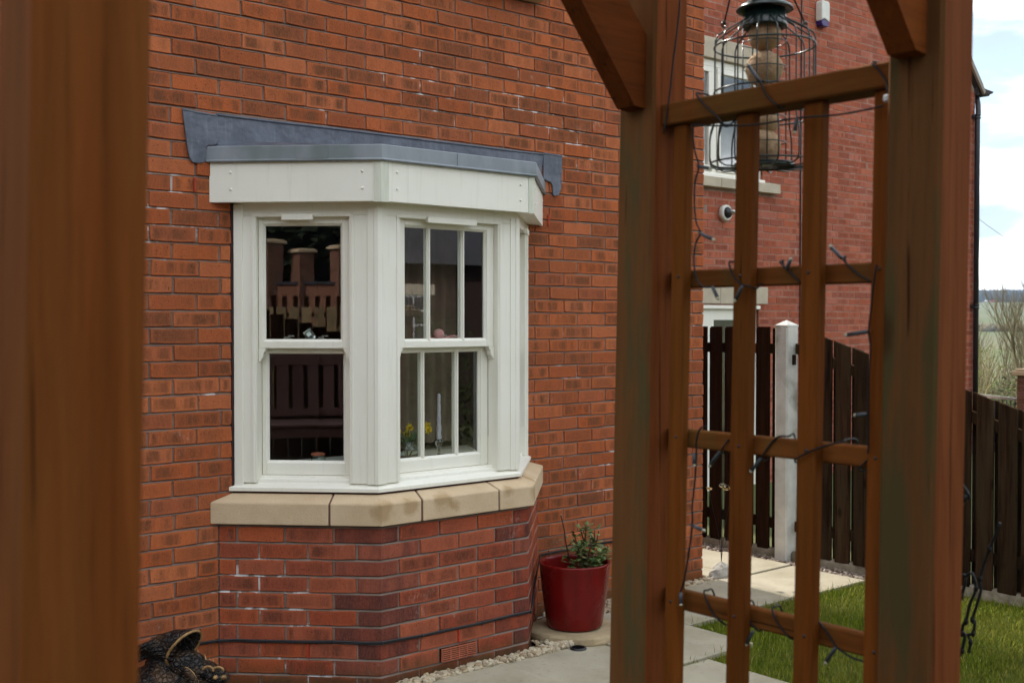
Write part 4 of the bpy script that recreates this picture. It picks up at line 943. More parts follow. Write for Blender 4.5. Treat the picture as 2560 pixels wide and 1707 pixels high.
rv = rng.random(nb).astype(np.float32); at = me.attributes.new('rnd', 'FLOAT', 'FACE'); at.data.foreach_set('value', np.concatenate([rv, rv]))
o = bpy.data.objects.new('grass', me); COL.objects.link(o); tag(o, 'short green lawn grass with yellow moss patches', 'grass', kind='stuff')

# ================================================================== FENCE
FXF = 6.58
def fence_panel(y_hi, y_lo, top, label, worn, pitch=.1435, bw=.104, first=None):
    """hit and miss boards between two posts; top(y) gives the sloping top edge"""
    T = Thing('timber_fence', (FXF, (y_hi + y_lo) / 2, 0), label, 'fence', 'panels of the dark garden fence')
    k = 0; y = first if first is not None else y_hi - .01
    while y - bw > y_lo - .02:
        a, b = y, max(y - bw, y_lo + .004); z0 = .040 + random.uniform(-.004, .004); d = random.uniform(-.003, .003); w = random.uniform(-.004, .004)
        for x0, x1, ya, yb, dz in ((FXF - .022 + d, FXF - .003 + d, a + w, b - w, 0), (FXF + .042 + d, FXF + .060 + d, a - pitch / 2 - .012, b - pitch / 2 + .012, -.01)):
            if yb < y_lo: continue
            tz = [top(ya) + dz, top(yb) + dz]
            mb = MB(); c = .002
            mb.add([(x0, ya, z0), (x1, ya, z0), (x1, yb, z0), (x0, yb, z0), (x0, ya, tz[0]), (x1, ya, tz[0]), (x1, yb, tz[1]), (x0, yb, tz[1])], [(0, 3, 2, 1), (4, 5, 6, 7), (0, 1, 5, 4), (1, 2, 6, 5), (2, 3, 7, 6), (3, 0, 4, 7)])
            T.part('board', mb, M['fence_worn' if worn else 'fence'], bev=.002)
        y -= pitch
    for dz0 in (.19, None):
        mb = MB(); h_ = .07
        if dz0 is not None: za, zb = top(y_hi) - dz0, top(y_lo) - dz0
        else: za = zb = .19
        mb.add([(x, y_, z + s) for s in (0, h_) for (y_, z) in ((y_hi - .002, za), (y_lo + .002, zb)) for x in (FXF, FXF + .038)], [(0, 1, 3, 2), (4, 6, 7, 5), (0, 4, 5, 1), (2, 3, 7, 6), (0, 2, 6, 4), (1, 5, 7, 3)])
        T.part('rail', mb, M['fence_worn' if worn else 'fence'])
    return T
fence_panel(2.05, .075, lambda y: 1.612, 'dark brown board fence between house corner and concrete post', False, first=2.052 + .0725)
tp = lambda y: 1.625 + .304 * (y + .02)
fence_panel(-.05, -1.93, tp, 'dark weathered board fence sloping down beside the lawn', True, pitch=.141, bw=.106, first=-.108)
fence_panel(-2.06, -3.9, lambda y: 1.06, 'low dark board fence beyond the garden arch', True, pitch=.141, bw=.112)
for k, (y0, y1) in enumerate(((2.05, .07), (-.045, -1.93), (-2.06, -3.9))):
    mb = MB(); ns = 26; vs = []
    for i in range(ns + 1):
        y = y0 + (y1 - y0) * i / ns; jz = random.uniform(-.008, .008); jx = random.uniform(-.006, .006)
        vs += [(FXF - .028 + jx, y, -.1), (FXF - .025 + jx, y, .030 + jz), (FXF - .012, y, .050 + jz * .7), (FXF + .03, y, .050 + jz * .5), (FXF + .035, y, -.1)]
    fs = [(i * 5 + a, i * 5 + a + 1, i * 5 + 6 + a, i * 5 + 5 + a) for i in range(ns) for a in range(4)] + [(0, 1, 2, 3, 4), tuple(range(ns * 5, ns * 5 + 5))[::-1]]
    mb.add(vs, fs, True)
    tag(mb.build('gravel_board', M['gravel_board']), ['rough concrete kerb under the fence beside the passage', 'rough concrete kerb under the sloping fence by the lawn', 'rough concrete kerb under the low fence past the arch'][k], 'kerb', 'concrete kerbs under the fence')
for k, (yc, zt, lab) in enumerate(((.0145, 1.618, 'tall pale concrete fence post with pointed cap'), (-1.995, 1.10, 'short concrete fence post at the foot of the sloping fence'))):
    T = Thing('fence_post', (FXF - .02, yc, 0), lab, 'post', 'concrete fence posts')
    mb = MB(); mb.box(FXF - .075, FXF + .055, yc - .053, yc + .053, -.4, zt, .010); T.part('shaft', mb, M['concrete'])
    mb = MB(); a, b, y0, y1 = FXF - .0755, FXF + .0555, yc - .0535, yc + .0535
    mb.add([(a, y0, zt - .008), (b, y0, zt - .008), (b, y1, zt - .008), (a, y1, zt - .008), (a, y0, zt + .006), (b, y0, zt + .006), (b, y1, zt + .006), (a, y1, zt + .006), ((a + b) / 2, yc, zt + .042)], [(0, 3, 2, 1), (0, 1, 5, 4), (1, 2, 6, 5), (2, 3, 7, 6), (3, 0, 4, 7), (4, 5, 8), (5, 6, 8), (6, 7, 8), (7, 4, 8)]); T.part('cap', mb, M['concrete'], bev=.003)
    mb = MB(); mb.box(FXF - .02, FXF + .0, yc - .075, yc - .052, zt - .27, zt - .20, .003); T.part('bracket', mb, M['fence_worn'])

# ================================================================== POT, STONE, ROCK ORNAMENT
PC = Vector((4.123, -.434, 0))
mb = MB(); n_ = 26; rr = [.238 * (1 + .05 * math.sin(3 * k * .24) + random.uniform(-.02, .02)) for k in range(n_)]
vs = []
for (s, z) in ((.97, -.02), (1.02, .004), (1.0, .030), (.955, .041)): vs += [(PC.x + math.cos(2 * math.pi * k / n_) * rr[k] * (s + random.uniform(-.012, .012)), PC.y + math.sin(2 * math.pi * k / n_) * rr[k] * (s + random.uniform(-.012, .012)), z + random.uniform(-.003, .003)) for k in range(n_)]
fs = [(i * n_ + k, i * n_ + (k + 1) % n_, (i + 1) * n_ + (k + 1) % n_, (i + 1) * n_ + k) for i in range(3) for k in range(n_)] + [tuple(range(3 * n_, 4 * n_)), tuple(range(n_))[::-1]]
mb.add(vs, fs); tag(mb.build('stepping_stone', M['slab_stone'], bev=.004), 'round rough-edged stone under the red pot', 'stone')
zb = .0425; mb = MB()
mb.lathe([(.0, .002), (.138, .002), (.146, .008), (.150, .02), (.166, .14), (.180, .26), (.186, .325), (.1885, .334), (.187, .341), (.180, .343), (.174, .338), (.171, .326), (.166, .26), (.158, .20)], PC + ZV * zb, 56)
T = Thing('plant_pot', PC + ZV * zb, 'glossy red glazed plant pot on a round stone', 'plant pot'); T.part('pot', mb, M['red_glaze'])
mb = MB(); mb.lathe([(0, .262), (.06, .266), (.12, .258), (.166, .252)], PC + ZV * zb, 24); T.part('soil', mb, M['soil'])
T = Thing('potted_shrub', PC + ZV * .32, 'leafy green shrub with cut brown stems in the red pot', 'shrub')
def leaf(mb, p, d, up, l, w):
    d = d.normalized(); s = d.cross(up); s = s.normalized() if s.length > 1e-4 else Vector((1, 0, 0)); u = s.cross(d)
    mb.add([p, p + d * l * .45 + s * w - u * l * .06, p + d * l * .45 + u * l * .05, p + d * l * .45 - s * w - u * l * .06, p + d * l - u * l * .16], [(0, 1, 2), (0, 2, 3), (1, 4, 2), (2, 4, 3)], True)
stems = [((-.065, .03), (-.115, .05, .30), True), ((.01, .02), (.02, .05, .25), False), ((.03, -.03), (.035, -.05, .20), True), ((.05, .04), (.085, .03, .22), True), ((.075, -.02), (.125, -.05, .14), False), ((-.03, -.04), (-.035, -.06, .17), False), ((.02, .07), (-.01, .10, .22), False), ((.08, .06), (.14, .08, .13), True), ((.04, -.07), (.09, -.09, .13), False), ((-.01, .0), (-.045, .01, .20), False), ((.06, .0), (.06, -.01, .23), False)]
RW = Vector((math.sin(R(HEADING)), -math.cos(R(HEADING)), 0)); DW = Vector((math.cos(R(HEADING)), math.sin(R(HEADING)), 0))
lm = MB(); nl = []
for (bx, by), (tx, ty, tz), bare in stems:
    p0 = PC + ZV * (.30) + RW * (bx * .8 + .045) + DW * by; p1 = PC + ZV * (.32 + tz) + RW * (tx + .045) + DW * ty; mid = p0.lerp(p1, .5) + RW * random.uniform(-.012, .012) + ZV * .012
    mb = MB(); mb.tube([p0 - ZV * .03, p0.lerp(mid, .5), mid, mid.lerp(p1, .5) + RW * .004, p1], [.0045, .0042, .004, .0036, .0033], 6); T.part('stem', mb, M['stem'])
    if bare: mb = MB(); mb.tube([p1 - ZV * .001, p1 + (p1 - mid).normalized() * .003], .0036, 6); T.part('stem_tip', mb, M['cut_stem'])
    for q_ in range(44 if not bare else 30):
        t = random.random() ** .8 * (.98 if not bare else .72); p = p0.lerp(mid, t * 2) if t < .5 else mid.lerp(p1, t * 2 - 1)
        if bx < -.05 and t > .55: continue
        d = Vector((random.uniform(-1, 1), random.uniform(-1, 1), random.uniform(-.2, .9))); p = p + d * random.uniform(.004, .03)
        leaf(lm, p, d, ZV, random.uniform(.026, .050), random.uniform(.009, .017)); nl += [random.random()] * 4
me = bpy.data.meshes.new('foliage'); me.from_pydata(lm.v, [], lm.f); me.materials.append(M['leaf']); at = me.attributes.new('rnd', 'FLOAT', 'FACE'); at.data.foreach_set('value', np.array(nl, np.float32))
o = bpy.data.objects.new('foliage', me); COL.objects.link(o); o.parent = T.e; o.location = T.off; o['kind'] = 'stuff'
# rock
RK = Vector((5.765, -.075, 0)); mb = MB(); n_, m_ = 14, 7; vs = []
for i in range(m_ + 1):
    t = i / m_; rad_ = math.cos(t * math.pi / 2) ** .75
    for k in range(n_):
        a = 2 * math.pi * k / n_; j = 1 + random.uniform(-.10, .10); cut = 1.0 - .28 * max(0, math.cos(a - 2.2))
        vs.append((RK.x + (RW.x * math.cos(a) * .105 + DW.x * math.sin(a) * .075) * rad_ * j * cut, RK.y + (RW.y * math.cos(a) * .105 + DW.y * math.sin(a) * .075) * rad_ * j * cut, -.01 + .108 * t + random.uniform(-.004, .004)))
mb.add(vs, [(i * n_ + k, i * n_ + (k + 1) % n_, (i + 1) * n_ + (k + 1) % n_, (i + 1) * n_ + k) for i in range(m_) for k in range(n_)] + [tuple(range(n_))[::-1], tuple(range(m_ * n_, m_ * n_ + n_))])
T = Thing('rock_ornament', RK, 'white rock with thin wires carrying glass petals by the corner', 'ornament'); T.part('rock', mb, M['rock'], bev=.003)
for (dx, dy, dz) in ((-.075, .02, .56), (.012, .03, .575), (.02, -.02, .565), (.062, .0, .565), (.155, .03, .485)):
    b0 = RK + ZV * .09; p1 = RK + RW * dx + DW * dy + ZV * dz
    mb = MB(); mb.tube([b0, b0 + ZV * .06 + (p1 - b0) * .05, b0.lerp(p1, .5) - RW * dx * .12, b0.lerp(p1, .8), p1], .0014, 5); wv = T.part('wire', mb, M['black_wire'])
    mb = MB(); rot = Euler((random.uniform(-.4, .4), random.uniform(-.5, .5), random.uniform(0, 3))).to_matrix()
    mb.lathe([(0, -.010), (.013, -.008), (.021, -.002), (.025, .006), (.0235, .0065), (.019, .000), (.011, -.005), (0, -.007)], p1 + ZV * .008, 14, rot @ ZV); sub('petal', mb, M['amber'], wv)

# ================================================================== BRONZE DRAGON
DG = Vector((2.03, -.30, 0))
T = Thing('dragon_statue', DG, 'dark bronze dragon head garden statue in the corner by the bay', 'statue')
mb = MB()
def blob(u, d, z, r, sc=(1, 1, 1), rot=None): mb.ball(DG + RW * u + DW * d + ZV * z, r, sc, 18, 12, 0, rot)
rv_ = Matrix.Rotation(R(HEADING - 90), 3, 'Z')
for a in ((-.12, .0, .10, .13, (1.3, 1, .9)), (-.10, .02, .20, .085, (1.1, .9, 1)), (-.02, .0, .21, .075, (1.2, .9, .9)), (.05, -.01, .185, .062, (1.3, .9, .8)), (.105, -.02, .175, .048, (1.2, 1, .8)), (.14, -.025, .165, .036, (1, 1.2, .8)), (.02, -.05, .12, .07, (1.4, .8, .7)), (.10, -.05, .10, .05, (1.4, .9, .6)), (-.02, .01, .05, .12, (1.6, 1.1, .6))): blob(a[0], a[1], a[2], a[3], a[4], rv_)
body = T.part('body', mb, M['bronze']); rm = body.modifiers.new('remesh', 'REMESH'); rm.mode = 'VOXEL'; rm.voxel_size = .006; rm.use_smooth_shade = True
tx = bpy.data.textures.new('scales', 'VORONOI'); tx.noise_scale = .016
dm = body.modifiers.new('displace', 'DISPLACE'); dm.texture = tx; dm.strength = .006; dm.mid_level = .4; dm.texture_coords = 'GLOBAL'
def P3(u, d, z): return DG + RW * u + DW * d + ZV * z
# great cupped ear with a gold rim, open towards the lawn and downwards
mb = MB(); n_, m_ = 22, 8; vs = []
ap, mc = P3(-.215, .02, .262), P3(-.015, -.03, .292); axn = (RW * .62 - ZV * .42 - DW * .66).normalized(); e1 = (ZV * .55 + RW * .75).normalized(); e1 = (e1 - axn * e1.dot(axn)).normalized(); e2 = axn.cross(e1)
for i in range(m_ + 1):
    t = i / m_; rr_ = .022 + .05 * t ** .8; c_ = ap.lerp(mc, t) + ZV * .028 * math.sin(math.pi * t)
    for k in range(n_):
        a = 2 * math.pi * k / n_; rp = rr_ * (1 + .045 * (i % 2)); vs.append(c_ + e1 * math.cos(a) * rp * 1.25 + e2 * math.sin(a) * rp * .78)
mb.add(vs, [(i * n_ + k, i * n_ + (k + 1) % n_, (i + 1) * n_ + (k + 1) % n_, (i + 1) * n_ + k) for i in range(m_) for k in range(n_)], True)
ear = T.part('ear', mb, M['bronze'], fix=False); so = ear.modifiers.new('solid', 'SOLIDIFY'); so.thickness = .006
mb = MB(); mb.tube([vs[m_ * n_ + k % n_] for k in range(n_ + 1)], .0062, 8, cap=False); sub('ear_rim', mb, M['gold'], ear)
for k in range(5):                                     # ribs of the horn behind the ear
    mb = MB(); mb.tube([P3(-.20 + .03 * t_, -.05 + .02 * math.sin(t_ * 1.1 + k), .245 + k * .014 + .022 * math.sin(t_ * .55)) for t_ in range(6)], [.009, .010, .010, .009, .007, .004], 8); T.part('horn_rib', mb, M['bronze'])
for k in range(8):                                     # crest of spikes
    u = -.015 + k * .017; z = .272 - k * .0105; b = P3(u, .02 - .004 * k, z); mb = MB(); tip = P3(u - .008 - .002 * (k % 3), .022, z + .026 + .008 * (k % 2))
    mb.lathe([(.0065, 0), (.0045, (tip - b).length * .5), (.0005, (tip - b).length)], b, 7, (tip - b)); T.part('spike', mb, M['gold'])
mb = MB(); vs = []                                     # smaller frill ear
for i in range(7):
    t = i / 6
    for k in range(7): a = (k / 6 - .5) * 2.2; w = .042 * math.sin(math.pi * (t * .85 + .1)); vs.append(P3(.0 + .075 * t * math.cos(.5) + .004, -.075 - .012 * math.cos(a), .215 - .085 * t + math.sin(a) * w * .75))
mb.add(vs, [(i * 7 + k, i * 7 + k + 1, (i + 1) * 7 + k + 1, (i + 1) * 7 + k) for i in range(6) for k in range(6)], True); f_ = T.part('frill', mb, M['bronze'], fix=False); so = f_.modifiers.new('solid', 'SOLIDIFY'); so.thickness = .006
mb = MB(); mb.tube([vs[i * 7 + 6] for i in range(7)], .0055, 8); mb.tube([vs[i * 7] for i in range(7)], .004, 8); sub('frill_rim', mb, M['gold'], f_)
for (u, d, s) in ((.095, -.065, 1), (.135, -.06, .8)): # brow ridges, nostrils
    mb = MB(); mb.tube([P3(u + .022 * math.cos(a_), d, .205 + .02 * s * math.sin(a_)) for a_ in [0.2 * q_ for q_ in range(15)]], .006, 8); T.part('brow', mb, M['gold'])
for u in (.125, .158): mb = MB(); mb.ball(P3(u, -.06, .178), .013, (1, .8, .8), 12, 8); T.part('nostril', mb, M['gold'])
mb = MB(); mb.ball(P3(.075, -.075, .19), .011, (1, 1, 1), 12, 8); T.part('eye', mb, M['dark_void'])
mb = MB(); mb.tube([P3(.03 + .11 * math.sin(a_), -.10 + .0 * a_, .105 + .055 * math.cos(a_)) for a_ in [-.9 + .15 * q_ for q_ in range(16)]], [.008] * 5 + [.011] * 6 + [.007] * 5, 8); T.part('lip', mb, M['bronze'])

# ================================================================== GARDEN ARCH
LEANX, LEANY, ZP = .025, .0, 1.6
ARCH = empty('garden_arch', (1.54 - LEANX * ZP, -3.6 - LEANY * ZP, 0), 'brown timber garden arch with trellis side, posts streaked green', 'garden arch', rot=(-LEANY, LEANX, 0))
AM = Euler((-LEANY, LEANX, 0)).to_matrix()
def aw(p): return Vector(ARCH.location) + AM @ (Vector(p) - Vector((1.54, -3.6, 0)))        # arch frame -> world
def apart(name, mb, m, bev=.002):
    mb.v = [(x - 1.54, y + 3.6, z) for x, y, z in mb.v]; return mb.build(name, m, ARCH, bev=bev)
PW = .09
for x0 in (1.54, .266):
    for y0 in (-3.941, -3.373):
        mb = MB(); mb.box(x0, x0 + PW, y0, y0 + PW, -.4, 2.37, .005); apart('post', mb, M['arch_post' if x0 > 1 else 'arch_warm'], 0)
RZ = [(2.018, 2.058), (1.7195, 1.752), (1.427, 1.4605), (1.128, 1.164), (.85, .885), (.56, .595), (.27, .305)]
for sx in (0, 1):
    for i, (z0, z1) in enumerate(RZ):
        if sx == 0: xa_, xb_ = (1.560, 1.616) if i == 0 else (1.5932, 1.612)
        else: xa_, xb_ = (.275, .345) if i == 0 else (.295, .32)
        mb = MB(); mb.box(xa_, xb_, -3.8505, -3.3735, z0, z1, .003); apart('trellis_rail', mb, M['arch_rail'], 0)
    for yc, w in ((-3.410, .032), (-3.557, .037), (-3.6965, .037), (-3.825, .032)):
        x0 = 1.572 if sx == 0 else .322
        mb = MB(); mb.box(x0, x0 + .021, yc - w / 2, yc + w / 2, .05, 2.0175, .002); apart('trellis_slat', mb, M['arch_slat'], 0)
for (z0, z1) in RZ[1:4]:
    for yc in (-3.410, -3.557, -3.6965, -3.825):
        mb = MB(); mb.lathe([(0, .0012), (.0022, .001), (.003, 0), (.003, -.002)], (1.5719, yc + random.uniform(-.004, .004), (z0 + z1) / 2 + random.uniform(-.004, .004)), 10, (-1, 0, 0)); apart('screw_head', mb, M['black_pvc'], 0)
for y0 in (-3.93, -3.365):                              # head beams, knee braces
    mb = MB(); mb.box(-.10, 2.02, y0 + .016, y0 + .061, 2.372, 2.47, .004); apart('head_beam', mb, M['arch_brace'], 0)
for y0 in (-3.915, -3.352):
    y1 = y0 + .046
    # right-hand brace: foot on the post's inner face, rising towards the middle
    for sgn, xf in ((-1, 1.5395), (1, .3565)):
        dx = .30; z0 = 2.058; sl_ = 1.06; hgt = .128
        poly = [(0, z0 - .008), (sgn * .028, z0 - .006), (sgn * dx, z0 + dx * sl_ - .004), (sgn * dx, 2.371), (sgn * (2.371 - z0 - hgt) / sl_ if (2.371 - z0 - hgt) / sl_ < dx else sgn * dx * .99, 2.3715), (0, z0 + hgt)]
        mb = MB(); mb.prism(poly, (xf, y0, 0), (1, 0, 0), ZV, (0, 1, 0), .046); apart('knee_brace', mb, M['arch_brace'], .003)
for k in range(6):
    x = .05 + k * .36; mb = MB(); mb.box(x, x + .04, -4.15, -3.10, 2.471, 2.53, .003); apart('rafter', mb, M['arch_rail'], 0)

# ================================================================== STRING LIGHTS
WIRE_RUNS = [[(1.5675, -3.4607, 2.0618), (1.5669, -3.4825, 2.0373), (1.5664, -3.5084, 2.016), (1.566, -3.5222, 2.0016)], [(1.5675, -3.6024, 2.0613), (1.5669, -3.6154, 2.0364), (1.5664, -3.6363, 2.0172)], [(1.5674, -3.8146, 2.0565), (1.567, -3.8282, 2.0419), (1.5665, -3.841, 2.0214), (1.5661, -3.8434, 2.0057)], [(1.5662, -3.4489, 2.0091), (1.566, -3.5142, 1.9985), (1.5658, -3.5941, 1.9901), (1.5657, -3.6808, 1.9899), (1.5656, -3.7509, 1.9848), (1.5656, -3.8057, 1.9854), (1.5657, -3.8356, 1.9873)], [(1.5762, -3.4431, 2.0088), (1.5751, -3.4508, 1.9639), (1.5744, -3.4609, 1.9341), (1.5737, -3.4532, 1.9076), (1.5728, -3.4523, 1.871), (1.5719, -3.4569, 1.8362), (1.5714, -3.4677, 1.8141), (1.5709, -3.4579, 1.7974), (1.5702, -3.454, 1.7674), (1.5694, -3.4595, 1.7356), (1.569, -3.4747, 1.7188), (1.5689, -3.5004, 1.7175)], [(1.5699, -3.5342, 1.7579), (1.5694, -3.5426, 1.7374), (1.569, -3.5622, 1.7203), (1.5689, -3.582, 1.7164)], [(1.5944, -3.6234, 1.7573), (1.5941, -3.6393, 1.7439), (1.5935, -3.6656, 1.7216)], [(1.5945, -3.7456, 1.759), (1.5942, -3.7555, 1.7483), (1.5938, -3.7771, 1.7309), (1.5935, -3.8026, 1.7182)], [(1.5696, -3.823, 1.745), (1.5688, -3.8188, 1.7135), (1.568, -3.8154, 1.6794), (1.5671, -3.812, 1.6421), (1.5665, -3.8153, 1.6203), (1.5659, -3.8152, 1.5967), (1.5652, -3.8137, 1.568), (1.5639, -3.8142, 1.5145), (1.5626, -3.8153, 1.4648), (1.5623, -3.8142, 1.4523)], [(1.5868, -3.8093, 1.4531), (1.5864, -3.7975, 1.4369), (1.5861, -3.7841, 1.4229)], [(1.5626, -3.7687, 1.4653), (1.5626, -3.7532, 1.4622), (1.5621, -3.7083, 1.4454), (1.5617, -3.6791, 1.4284)], [(1.5871, -3.6484, 1.4639), (1.587, -3.6264, 1.4608), (1.5866, -3.6077, 1.4436), (1.586, -3.594, 1.4218)], [(1.5866, -3.5185, 1.4453), (1.5861, -3.5046, 1.4256)], [(1.5628, -3.4902, 1.4709), (1.5626, -3.4756, 1.4649), (1.5621, -3.4678, 1.4428), (1.5615, -3.4684, 1.4193), (1.5604, -3.4667, 1.3762), (1.5592, -3.4614, 1.3282), (1.5583, -3.4624, 1.2918), (1.5568, -3.4536, 1.2315), (1.5557, -3.4452, 1.1883), (1.5552, -3.4381, 1.1682), (1.5549, -3.4403, 1.1563)], [(1.5797, -3.4716, 1.1684), (1.5789, -3.4918, 1.1371), (1.5786, -3.5158, 1.1233)], [(1.5796, -3.5625, 1.1649), (1.579, -3.5726, 1.1418), (1.5787, -3.5884, 1.1271)], [(1.5797, -3.6211, 1.1672), (1.5791, -3.6348, 1.1455), (1.5787, -3.6564, 1.1284)], [(1.5797, -3.7115, 1.1684), (1.5793, -3.7318, 1.1503), (1.5788, -3.7496, 1.1315), (1.5785, -3.7786, 1.1212), (1.5784, -3.804, 1.1169), (1.5777, -3.8068, 1.0885)]]
LED_TIPS = [((1.5675, -3.6024, 2.0613), (1.5684, -3.5797, 2.095)), ((1.5657, -3.6793, 1.9888), (1.5651, -3.6799, 1.9625)), ((1.5744, -3.4609, 1.9341), (1.5741, -3.4997, 1.9245)), ((1.5714, -3.4677, 1.8141), (1.571, -3.5101, 1.7982)), ((1.5689, -3.5004, 1.7175), (1.5684, -3.5198, 1.6946)), ((1.569, -3.5666, 1.7181), (1.5683, -3.5552, 1.69)), ((1.5941, -3.6393, 1.7439), (1.5946, -3.6534, 1.7629)), ((1.5944, -3.7471, 1.7577), (1.595, -3.7271, 1.78)), ((1.567, -3.8121, 1.6408), (1.5669, -3.7743, 1.6348)), ((1.5638, -3.8142, 1.5127), (1.5638, -3.7944, 1.5101)), ((1.586, -3.594, 1.4218), (1.5854, -3.5767, 1.396)), ((1.5861, -3.5046, 1.4256), (1.5854, -3.4853, 1.3967)), ((1.5615, -3.4656, 1.4212), (1.561, -3.4727, 1.3982)), ((1.5583, -3.4624, 1.2918), (1.5582, -3.5003, 1.2878)), ((1.5786, -3.5851, 1.1243), (1.5779, -3.5737, 1.097)), ((1.5788, -3.7496, 1.1315), (1.5781, -3.7344, 1.1028)), ((1.5552, -3.44, 1.1671), (1.5546, -3.4482, 1.1456))]
T = Thing('string_lights', (1.53, -3.6, 1.2), 'black string lights wound round the trellis rails', 'string lights')
def smooth_path(p, n_=4):
    out = []
    for i in range(len(p) - 1):
        a, b, c, d = p[max(i - 1, 0)], p[i], p[i + 1], p[min(i + 2, len(p) - 1)]
        for k in range(n_):
            t = k / n_; out.append(.5 * ((2 * b) + (c - a) * t + (2 * a - 5 * b + 4 * c - d) * t * t + (3 * b - a - 3 * c + d) * t ** 3))
    return out + [p[-1]]
for i, r_ in enumerate(WIRE_RUNS):
    p = [Vector(q_) for q_ in r_]
    if len(p) <= 4 and i not in (3,):               # a turn round the rail: comes over the top from behind, goes under again
        back = 1.621 if i < 3 else 1.618; zm = (p[0].z + p[-1].z) / 2
        p = [Vector((back, p[0].y + .004, zm)), Vector((back - .012, p[0].y + .003, p[0].z + .001)), Vector((p[0].x + .012, p[0].y + .001, p[0].z + .003))] + p + [Vector((p[-1].x + .014, p[-1].y - .002, p[-1].z - .003)), Vector((back, p[-1].y - .004, zm))]
    mb = MB(); mb.tube(smooth_path(p), .0017, 6); T.part('wire', mb, M['black_wire'])
mb = MB(); mb.tube(smooth_path([Vector((1.607, -3.389, 2.37)), Vector((1.604, -3.389, 2.25)), Vector((1.594, -3.389, 2.18)), Vector((1.585, -3.389, 2.13)), Vector((1.576, -3.389, 2.07)), Vector((1.56, -3.39, 2.0))]), .0017, 6); T.part('wire', mb, M['black_wire'])
for (a, b) in LED_TIPS:
    A3 = Vector(a) - Vector((.003, 0, 0)); B3 = Vector(b) - Vector((.010, 0, 0)); d = (B3 - A3)
    mb = MB(); mb.tube([A3, A3 + d * .1, A3 + d * .85], [.0025, .0032, .0034], 8); ld = T.part('lamp_holder', mb, M['led_body'])
    mb = MB(); mb.tube([A3 + d * .851, A3 + d * .93, A3 + d], [.0031, .0030, .0016], 8); sub('lamp_tip', mb, M['led_tip'], ld)
mb = MB(); mb.box(1.560, 1.572, -3.848, -3.838, 1.992, 2.003, .002); T.part('cable_clip', mb, M['plastic_grey'])

# loose ends of cable hanging behind the nearer post
CABLE_ENDS = [[(-3.703, 1.352), (-3.7232, 1.3253), (-3.7137, 1.3203), (-3.7042, 1.3001), (-3.6881, 1.2826), (-3.6844, 1.2281), (-3.7011, 1.1769), (-3.7172, 1.172), (-3.7087, 1.1329), (-3.7001, 1.1021), (-3.6899, 1.0437), (-3.6864, 0.9655)], [(-3.7828, 1.2832), (-3.7731, 1.2565), (-3.7632, 1.2318), (-3.7572, 1.215), (-3.745, 1.173), (-3.7468, 1.1491), (-3.7306, 1.0921), (-3.7354, 1.0916), (-3.7324, 1.0658), (-3.7221, 1.0621), (-3.727, 1.0487), (-3.7232, 1.028)], [(-3.7172, 1.172), (-3.7291, 1.1801), (-3.7373, 1.1527), (-3.7256, 1.1216), (-3.7179, 1.0857), (-3.7132, 1.0802), (-3.7101, 1.0619), (-3.7165, 1.0609), (-3.7103, 1.0282), (-3.7048, 1.0162)]]
T = Thing('loose_cable', (2.05, CABLE_ENDS[1][-1][0], CABLE_ENDS[1][-1][1]), 'loose black cable ends hanging behind the nearer arch post', 'cable')
for s in CABLE_ENDS:
    mb = MB(); mb.tube(smooth_path([Vector((2.05, y, z)) for y, z in s], 3), .0030, 6); w_ = T.part('cable', mb, M['black_wire'])
    for k in range(2, len(s) - 1, 2): mb = MB(); mb.ball(Vector((2.05, *s[k])), .0046, (1, 1, 1.6), 8, 6); sub('lamp_bud', mb, M['black_wire'], w_)

# ================================================================== BIRD FEEDER
FC = Vector((1.871, -3.378, 0)); T = Thing('bird_feeder', FC + ZV * 1.965, 'black caged bird feeder with stacked fat balls hanging behind trellis', 'bird feeder')
mb = MB(); mb.lathe([(.0, .012), (.020, .011), (.040, .004), (.052, -.004), (.057, -.010), (.0565, -.012), (.050, -.007), (.038, -.001), (0, .004)], FC + ZV * 2.292, 32); T.part('lid', mb, M['feeder'])
mb = MB(); mb.tube([FC + Vector((math.cos(a) * .010, 0, 2.306 + math.sin(a) * .010)) for a in [k * math.pi / 8 for k in range(17)]], .003, 8); T.part('lid_loop', mb, M['feeder'])
mb = MB(); mb.lathe([(.030, .0), (.041, -.002), (.043, -.030), (.045, -.034), (.045, -.038), (.040, -.040), (.036, -.030)], FC + ZV * 2.284, 28); T.part('neck', mb, M['feeder'])
def hoop(r, z, w=.0020, nm='cage_ring', seg=36): 
    mb = MB(); p = [FC + Vector((math.cos(2 * math.pi * k / seg) * r, math.sin(2 * math.pi * k / seg) * r, z)) for k in range(seg + 1)]; mb.tube(p, w, 6, cap=False); T.part(nm, mb, M['feeder'])
for r, z in ((.100, 2.208), (.100, 2.118), (.100, 2.066), (.107, 1.975), (.058, 1.968)): hoop(r, z)
for k in range(16):
    a = 2 * math.pi * (k + .3) / 16; d = Vector((math.cos(a), math.sin(a), 0))
    pr = [(.044, 2.262), (.047, 2.258), (.085, 2.236), (.095, 2.229), (.0995, 2.218), (.100, 2.20), (.100, 2.066), (.102, 2.055), (.108, 2.036), (.110, 2.022), (.110, 1.985), (.107, 1.972), (.095, 1.966), (.03, 1.964)]
    mb = MB(); mb.tube([FC + d * r + ZV * z for r, z in pr], .0017, 5); T.part('cage_bar', mb, M['feeder'])
mb = MB(); mb.lathe([(.0, .0), (.055, .0), (.060, .006), (.058, .007), (.053, .003), (0, .003)], FC + ZV * 1.968, 26); T.part('tray', mb, M['feeder'])
for z in (2.215, 2.165, 2.115, 2.065, 2.015): hoop(.043, z, .0012, 'inner_ring', 24)
